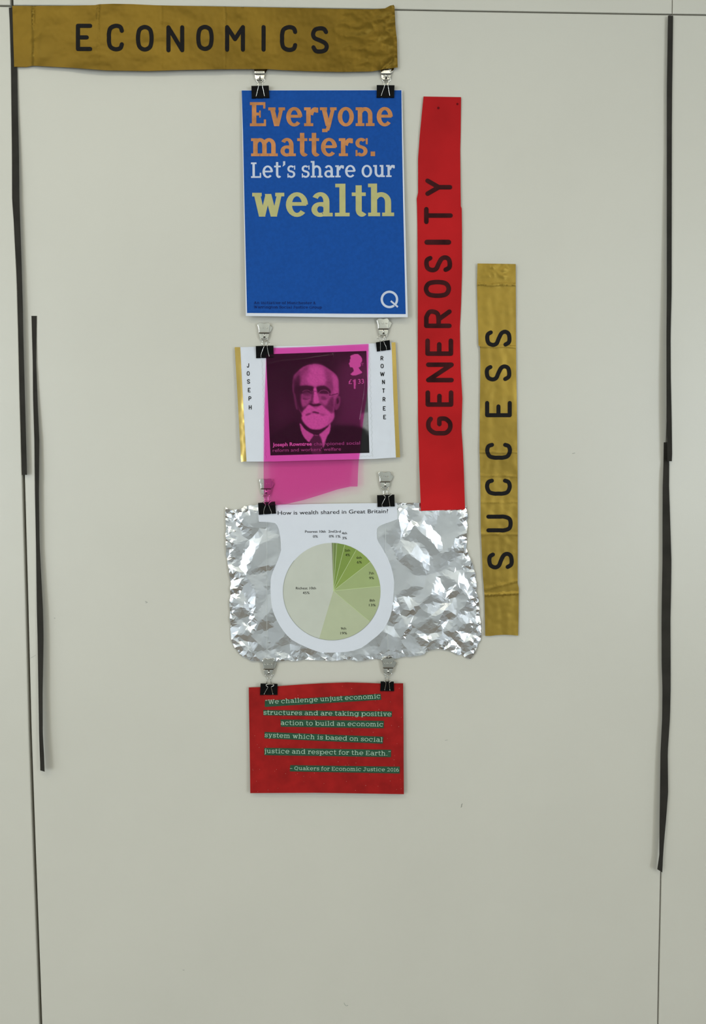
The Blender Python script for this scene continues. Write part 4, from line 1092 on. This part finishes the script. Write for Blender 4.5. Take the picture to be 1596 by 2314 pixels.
# ------------------------------------------------------------------ clips
KC = 1 / 19.95
def bodyclip(org, quad, front, rear, zp, label, open_tongue=True):
    T = lambda x, y: (org[0] + x * KC, org[1] + y * KC)
    TL, TR, BR, BL = [T(*p) for p in quad]
    ctr = ((TL[0] + TR[0] + BR[0] + BL[0]) / 4, (TL[1] + TR[1] + BR[1] + BL[1]) / 4)
    root = empty('binder_clip', P(ctr[0], BL[1], zp), label, 'clip', 'black binder clips holding the sheets')
    prof = [(1.0, -.0008), (.5, -.0022), (.06, -.0036), (0.0, -.0032), (-.05, -.0018), (-.06, 0), (-.05, .0022), (0.0, .0040), (.07, .0046), (.5, .0026), (1.0, .0010)]
    V = []; Fc = []; m_ = len(prof); nseg = 6
    for lay, thk in ((0, 0.0), (1, .0004)):
        for i in range(nseg + 1):
            s = i / nseg
            for k, (t, z) in enumerate(prof):
                x = (TL[0] * (1 - s) + TR[0] * s) * (1 - t) + (BL[0] * (1 - s) + BR[0] * s) * t
                y = (TL[1] * (1 - s) + TR[1] * s) * (1 - t) + (BL[1] * (1 - s) + BR[1] * s) * t
                V.append(P(x, y, max(.0004, zp + z * (1 - lay * .12))))
    base = (nseg + 1) * m_
    for i in range(nseg):
        for k in range(m_ - 1):
            a = i * m_ + k; Fc.append((a, a + m_, a + m_ + 1, a + 1)); a += base; Fc.append((a + 1, a + m_ + 1, a + m_, a))
    for i in (0, nseg):
        for k in range(m_ - 1):
            a = i * m_ + k; Fc.append((a, a + 1, a + 1 + base, a + base))
    for k in (0, m_ - 1):
        for i in range(nseg):
            a = i * m_ + k; Fc.append((a, a + m_, a + m_ + base, a + base))
    parts = [(V, Fc)]
    bt = lambda s, t, z: P((TL[0] * (1 - s) + TR[0] * s) * (1 - t) + (BL[0] * (1 - s) + BR[0] * s) * t,
                           (TL[1] * (1 - s) + TR[1] * s) * (1 - t) + (BL[1] * (1 - s) + BR[1] * s) * t, zp + z)
    for s0, s1 in ((.0, .255), (.335, .665), (.745, 1.0)):
        parts.append(tube([bt(s0, .965, .0014), bt(s1, .965, .0014)], .0009, 8))
    V, Fc = merge(*parts)
    mesh_obj('clip_body', V, Fc, M_clip, root, smooth=False)
    for pts, front_ in ((front, True), (rear, False)):
        if not pts: continue
        q = catmull([T(*p) for p in pts], 4)
        ytop = min(TL[1], TR[1]); ybot = max(BL[1], BR[1])
        path = []
        for x, y in q:
            t = (y - ytop) / (ybot - ytop)
            if front_: z = zp + (.0056 - .0034 * max(0, min(1, t))) + (.0 if t > 0 else .0004)
            else: z = max(.0012, zp - .0035)
            path.append(P(x, y, z))
        V, Fc = tube(path, .00042, 6)
        mesh_obj('wire_handle', V, Fc, M_nickel, root, smooth=True)
    return root

def platemesh(T, pts, z, th, bulge=.0):
    pts = [T(*p) for p in pts]
    cx = sum(p[0] for p in pts) / len(pts); cy = sum(p[1] for p in pts) / len(pts); wx_ = max(abs(p[0] - cx) for p in pts)
    n = len(pts)
    a = sum(pts[i][0] * pts[(i + 1) % n][1] - pts[(i + 1) % n][0] * pts[i][1] for i in range(n))
    if a > 0: pts = pts[::-1]
    zz = lambda x: z + bulge * (1 - ((x - cx) / wx_) ** 2)
    V = []; Fc = []
    rings = ((1.0, -th), (1.0, -.25 * th), (.93, 0.0), (.6, 0.0), (.3, 0.0))
    for k, dz in rings:
        for x, y in pts:
            X = cx + (x - cx) * k; Y = cy + (y - cy) * k; V.append(P(X, Y, zz(X) + dz))
    V.append(P(cx, cy, zz(cx)))
    for r_ in range(len(rings) - 1):
        for i in range(n):
            j = (i + 1) % n; Fc.append((r_ * n + i, r_ * n + j, (r_ + 1) * n + j, (r_ + 1) * n + i))
    L_ = (len(rings) - 1) * n
    for i in range(n): Fc.append((L_ + i, L_ + (i + 1) % n, len(V) - 1))
    Fc.append(tuple(reversed(range(n))))
    return V, Fc

def silver(org, cx, top, bot, zf, label, back=True, lean=0.0, narrow=1.0, up=None):
    """small plated bulldog clip; local shape drawn for centre 730, top 180, bottom 900"""
    ky = (bot - top) / 720.0
    def T(x, y):
        yy_ = top + (y - 180) * ky
        return (org[0] + (cx + (x - 730) * narrow + lean * (900 - y)) * KC, org[1] + yy_ * KC)
    b = T(730, 900)
    root = empty('bulldog_clip', P(b[0], b[1], zf), label, 'clip', 'small silver bulldog clips above the binder clips')
    upper = [(455, 222), (490, 196), (530, 180), (600, 184), (670, 202), (735, 216), (800, 202), (860, 184), (930, 178), (975, 205), (1002, 250), (1000, 310), (985, 380), (975, 480), (968, 640), (505, 640), (500, 500), (480, 400), (455, 330), (440, 275)]
    V, Fc = platemesh(T, upper, zf, .0008, .0003)
    mesh_obj('front_plate', V, Fc, M_nickel, root, smooth=False)
    if back:
        bk = [(520, 230), (900, 240), (1000, 300), (1060, 330), (1120, 385), (1105, 450), (1060, 540), (1030, 600), (970, 640), (520, 640)]
        V, Fc = platemesh(T, bk, zf - .0032, .0008)
        mesh_obj('back_plate', V, Fc, M_nickel, root)
    low_ = [(508, 672), (964, 672), (962, 740), (950, 800), (925, 860), (880, 900), (600, 905), (545, 860), (515, 800)]
    V, Fc = platemesh(T, low_, zf - .0006, .0022, .0003)
    mesh_obj('jaw', V, Fc, M_nickel, root)
    V, Fc = platemesh(T, [(700, 820), (800, 820), (790, 870), (710, 870)], zf + .0005, .0006)
    mesh_obj('slot', V, Fc, M_hole, root)
    V, Fc = tube([P(*T(752, 690), zf + .0004), P(*T(750, 830), zf + .0006)], .0010, 8)
    mesh_obj('rivet', V, Fc, M_nickel, root, smooth=True)
    V, Fc = tube([P(*T(505, 656), zf - .0002), P(*T(968, 656), zf - .0002)], .0004, 5)
    mesh_obj('hinge_line', V, Fc, M_hole, root)
    mk = [tube([P(*T(x, 385), zf + .0012), P(*T(x + (12 if i % 2 else -8), 430), zf + .0012)], .0004, 5) for i, x in enumerate((575, 685, 760, 845, 905))]
    V, Fc = merge(*mk)
    mesh_obj('stamped_mark', V, Fc, M_nickel, root, smooth=True)
    V, Fc = tube([P(x, y, zf - .0022) for x, y in catmull([T(*p) for p in [(560, 860), (600, 940), (660, 985), (740, 1000), (820, 985), (880, 940), (915, 860)]], 3)], .00045, 6)
    mesh_obj('wire_ring', V, Fc, M_nickel, root, smooth=True)
    return root

bodyclip((550, 140), [(362, 1108), (1150, 1092), (1175, 1612), (382, 1638)],
         [(575, 1560), (620, 1380), (668, 1180), (692, 1060), (688, 980), (640, 900), (582, 825), (630, 765), (760, 735), (900, 745), (972, 820), (930, 880), (872, 925), (850, 1000), (866, 1100), (905, 1280), (962, 1560)],
         [(640, 1140), (655, 1010), (690, 900), (700, 800), (745, 755), (790, 800), (800, 900), (832, 1130)], .0052,
         'black binder clip on the top left corner of the blue poster')
bodyclip((830, 140), [(432, 1070), (1235, 1080), (1215, 1605), (425, 1602)],
         [(630, 1535), (690, 1340), (755, 1170), (788, 1020), (760, 920), (690, 825), (680, 745), (760, 680), (940, 675), (1070, 785), (1030, 840), (960, 915), (935, 1000), (950, 1130), (985, 1320), (1018, 1535)],
         [(735, 1120), (745, 980), (780, 880), (790, 790), (845, 750), (895, 800), (900, 900), (905, 1120)], .0052,
         'black binder clip on the top right corner of the blue poster')
bodyclip((560, 720), [(362, 1262), (1160, 1240), (1175, 1752), (380, 1772)],
         [(600, 1730), (600, 1640), (660, 1450), (710, 1320), (738, 1240), (670, 1190), (628, 1110), (690, 1062), (820, 1038), (950, 1058), (1012, 1108), (960, 1180), (885, 1240), (890, 1360), (925, 1540), (968, 1700)],
         [(700, 1240), (660, 1100), (655, 1010), (600, 920), (700, 890), (860, 895), (900, 960), (830, 1040), (825, 1240)], .0056,
         'black binder clip on the top left of the stamp card')
bodyclip((830, 710), [(395, 1290), (1018, 1185), (1052, 1588), (440, 1668)],
         [(605, 1650), (598, 1520), (600, 1400), (594, 1260), (560, 1140), (500, 1085), (458, 1045), (480, 1000), (560, 965), (700, 960), (775, 1000), (768, 1040), (732, 1085), (728, 1180), (780, 1320), (850, 1460), (874, 1580)],
         [(800, 1230), (815, 1130), (795, 1000), (700, 940), (610, 960), (600, 1000)], .0052,
         'tilted black binder clip on the top right of the stamp card')
bodyclip((565, 1070), [(368, 1352), (1135, 1290), (1178, 1795), (402, 1848)],
         [(625, 1830), (620, 1720), (660, 1560), (702, 1440), (685, 1365), (610, 1310), (575, 1262), (650, 1228), (780, 1245), (920, 1220), (955, 1268), (880, 1325), (846, 1380), (852, 1440), (905, 1590), (965, 1730), (970, 1815)],
         [(690, 1330), (670, 1180), (640, 1070), (560, 990), (700, 940), (860, 950), (880, 1020), (822, 1060), (830, 1300)], .0082,
         'black binder clip on the top left of the chart sheet, under the magenta film')
bodyclip((835, 1055), [(346, 1302), (1130, 1275), (1145, 1772), (364, 1798)],
         [(580, 1780), (572, 1700), (640, 1550), (712, 1410), (715, 1335), (650, 1290), (628, 1245), (700, 1200), (850, 1180), (960, 1200), (1008, 1245), (950, 1290), (880, 1340), (872, 1410), (895, 1560), (916, 1700), (925, 1775)],
         [(640, 1320), (640, 1160), (632, 1070), (570, 1000), (530, 950), (700, 900), (880, 940), (860, 1000), (800, 1060), (790, 1130), (815, 1320)], .0082,
         'black binder clip on the top right of the chart sheet')
bodyclip((570, 1480), [(378, 1312), (1145, 1325), (1142, 1795), (358, 1798)],
         [(545, 1770), (620, 1620), (705, 1470), (690, 1430), (620, 1372), (680, 1328), (800, 1312), (920, 1325), (990, 1358), (930, 1410), (862, 1455), (890, 1590), (938, 1770)],
         [(645, 1330), (672, 1180), (692, 1080), (660, 1005), (590, 910), (610, 865), (740, 830), (920, 855), (942, 905), (900, 980), (836, 1060), (842, 1150), (868, 1330)], .0055,
         'black binder clip on the top left of the red quotation card')
bodyclip((840, 1475), [(408, 1312), (1002, 1322), (1012, 1722), (392, 1718)],
         [(590, 1680), (620, 1540), (645, 1410), (635, 1330), (572, 1292), (590, 1242), (700, 1216), (800, 1225), (882, 1275), (860, 1310), (798, 1345), (798, 1430), (825, 1690)],
         [(620, 1340), (618, 1160), (622, 1050), (560, 965), (620, 930), (800, 935), (880, 962), (820, 1015), (778, 1070), (778, 1340)], .0055,
         'smaller black binder clip on the top right of the red quotation card')

silver((550, 140), 728, 60, 800, .0048, 'silver bulldog clip half hidden under the gold banner above the left of the blue poster')
silver((830, 140), 842, 60, 790, .0048, 'silver bulldog clip half hidden under the right end of the gold banner')
silver((560, 720), 730, 180, 900, .0058, 'silver bulldog clip below the bottom left of the blue poster')
silver((830, 710), 722, 180, 930, .0058, 'bright silver bulldog clip tucked under the bottom right of the blue poster')
silver((565, 1070), 715, 235, 935, .0056, 'silver bulldog clip seen half through the magenta film')
silver((835, 1055), 700, 212, 925, .0058, 'silver bulldog clip above the right end of the chart heading')
silver((570, 1480), 728, 188, 895, .0076, 'silver bulldog clip at the foil bottom edge, above the left of the red card', lean=.02, narrow=.98)
silver((840, 1475), 738, 235, 935, .0076, 'silver bulldog clip at the foil bottom edge, above the right of the red card')
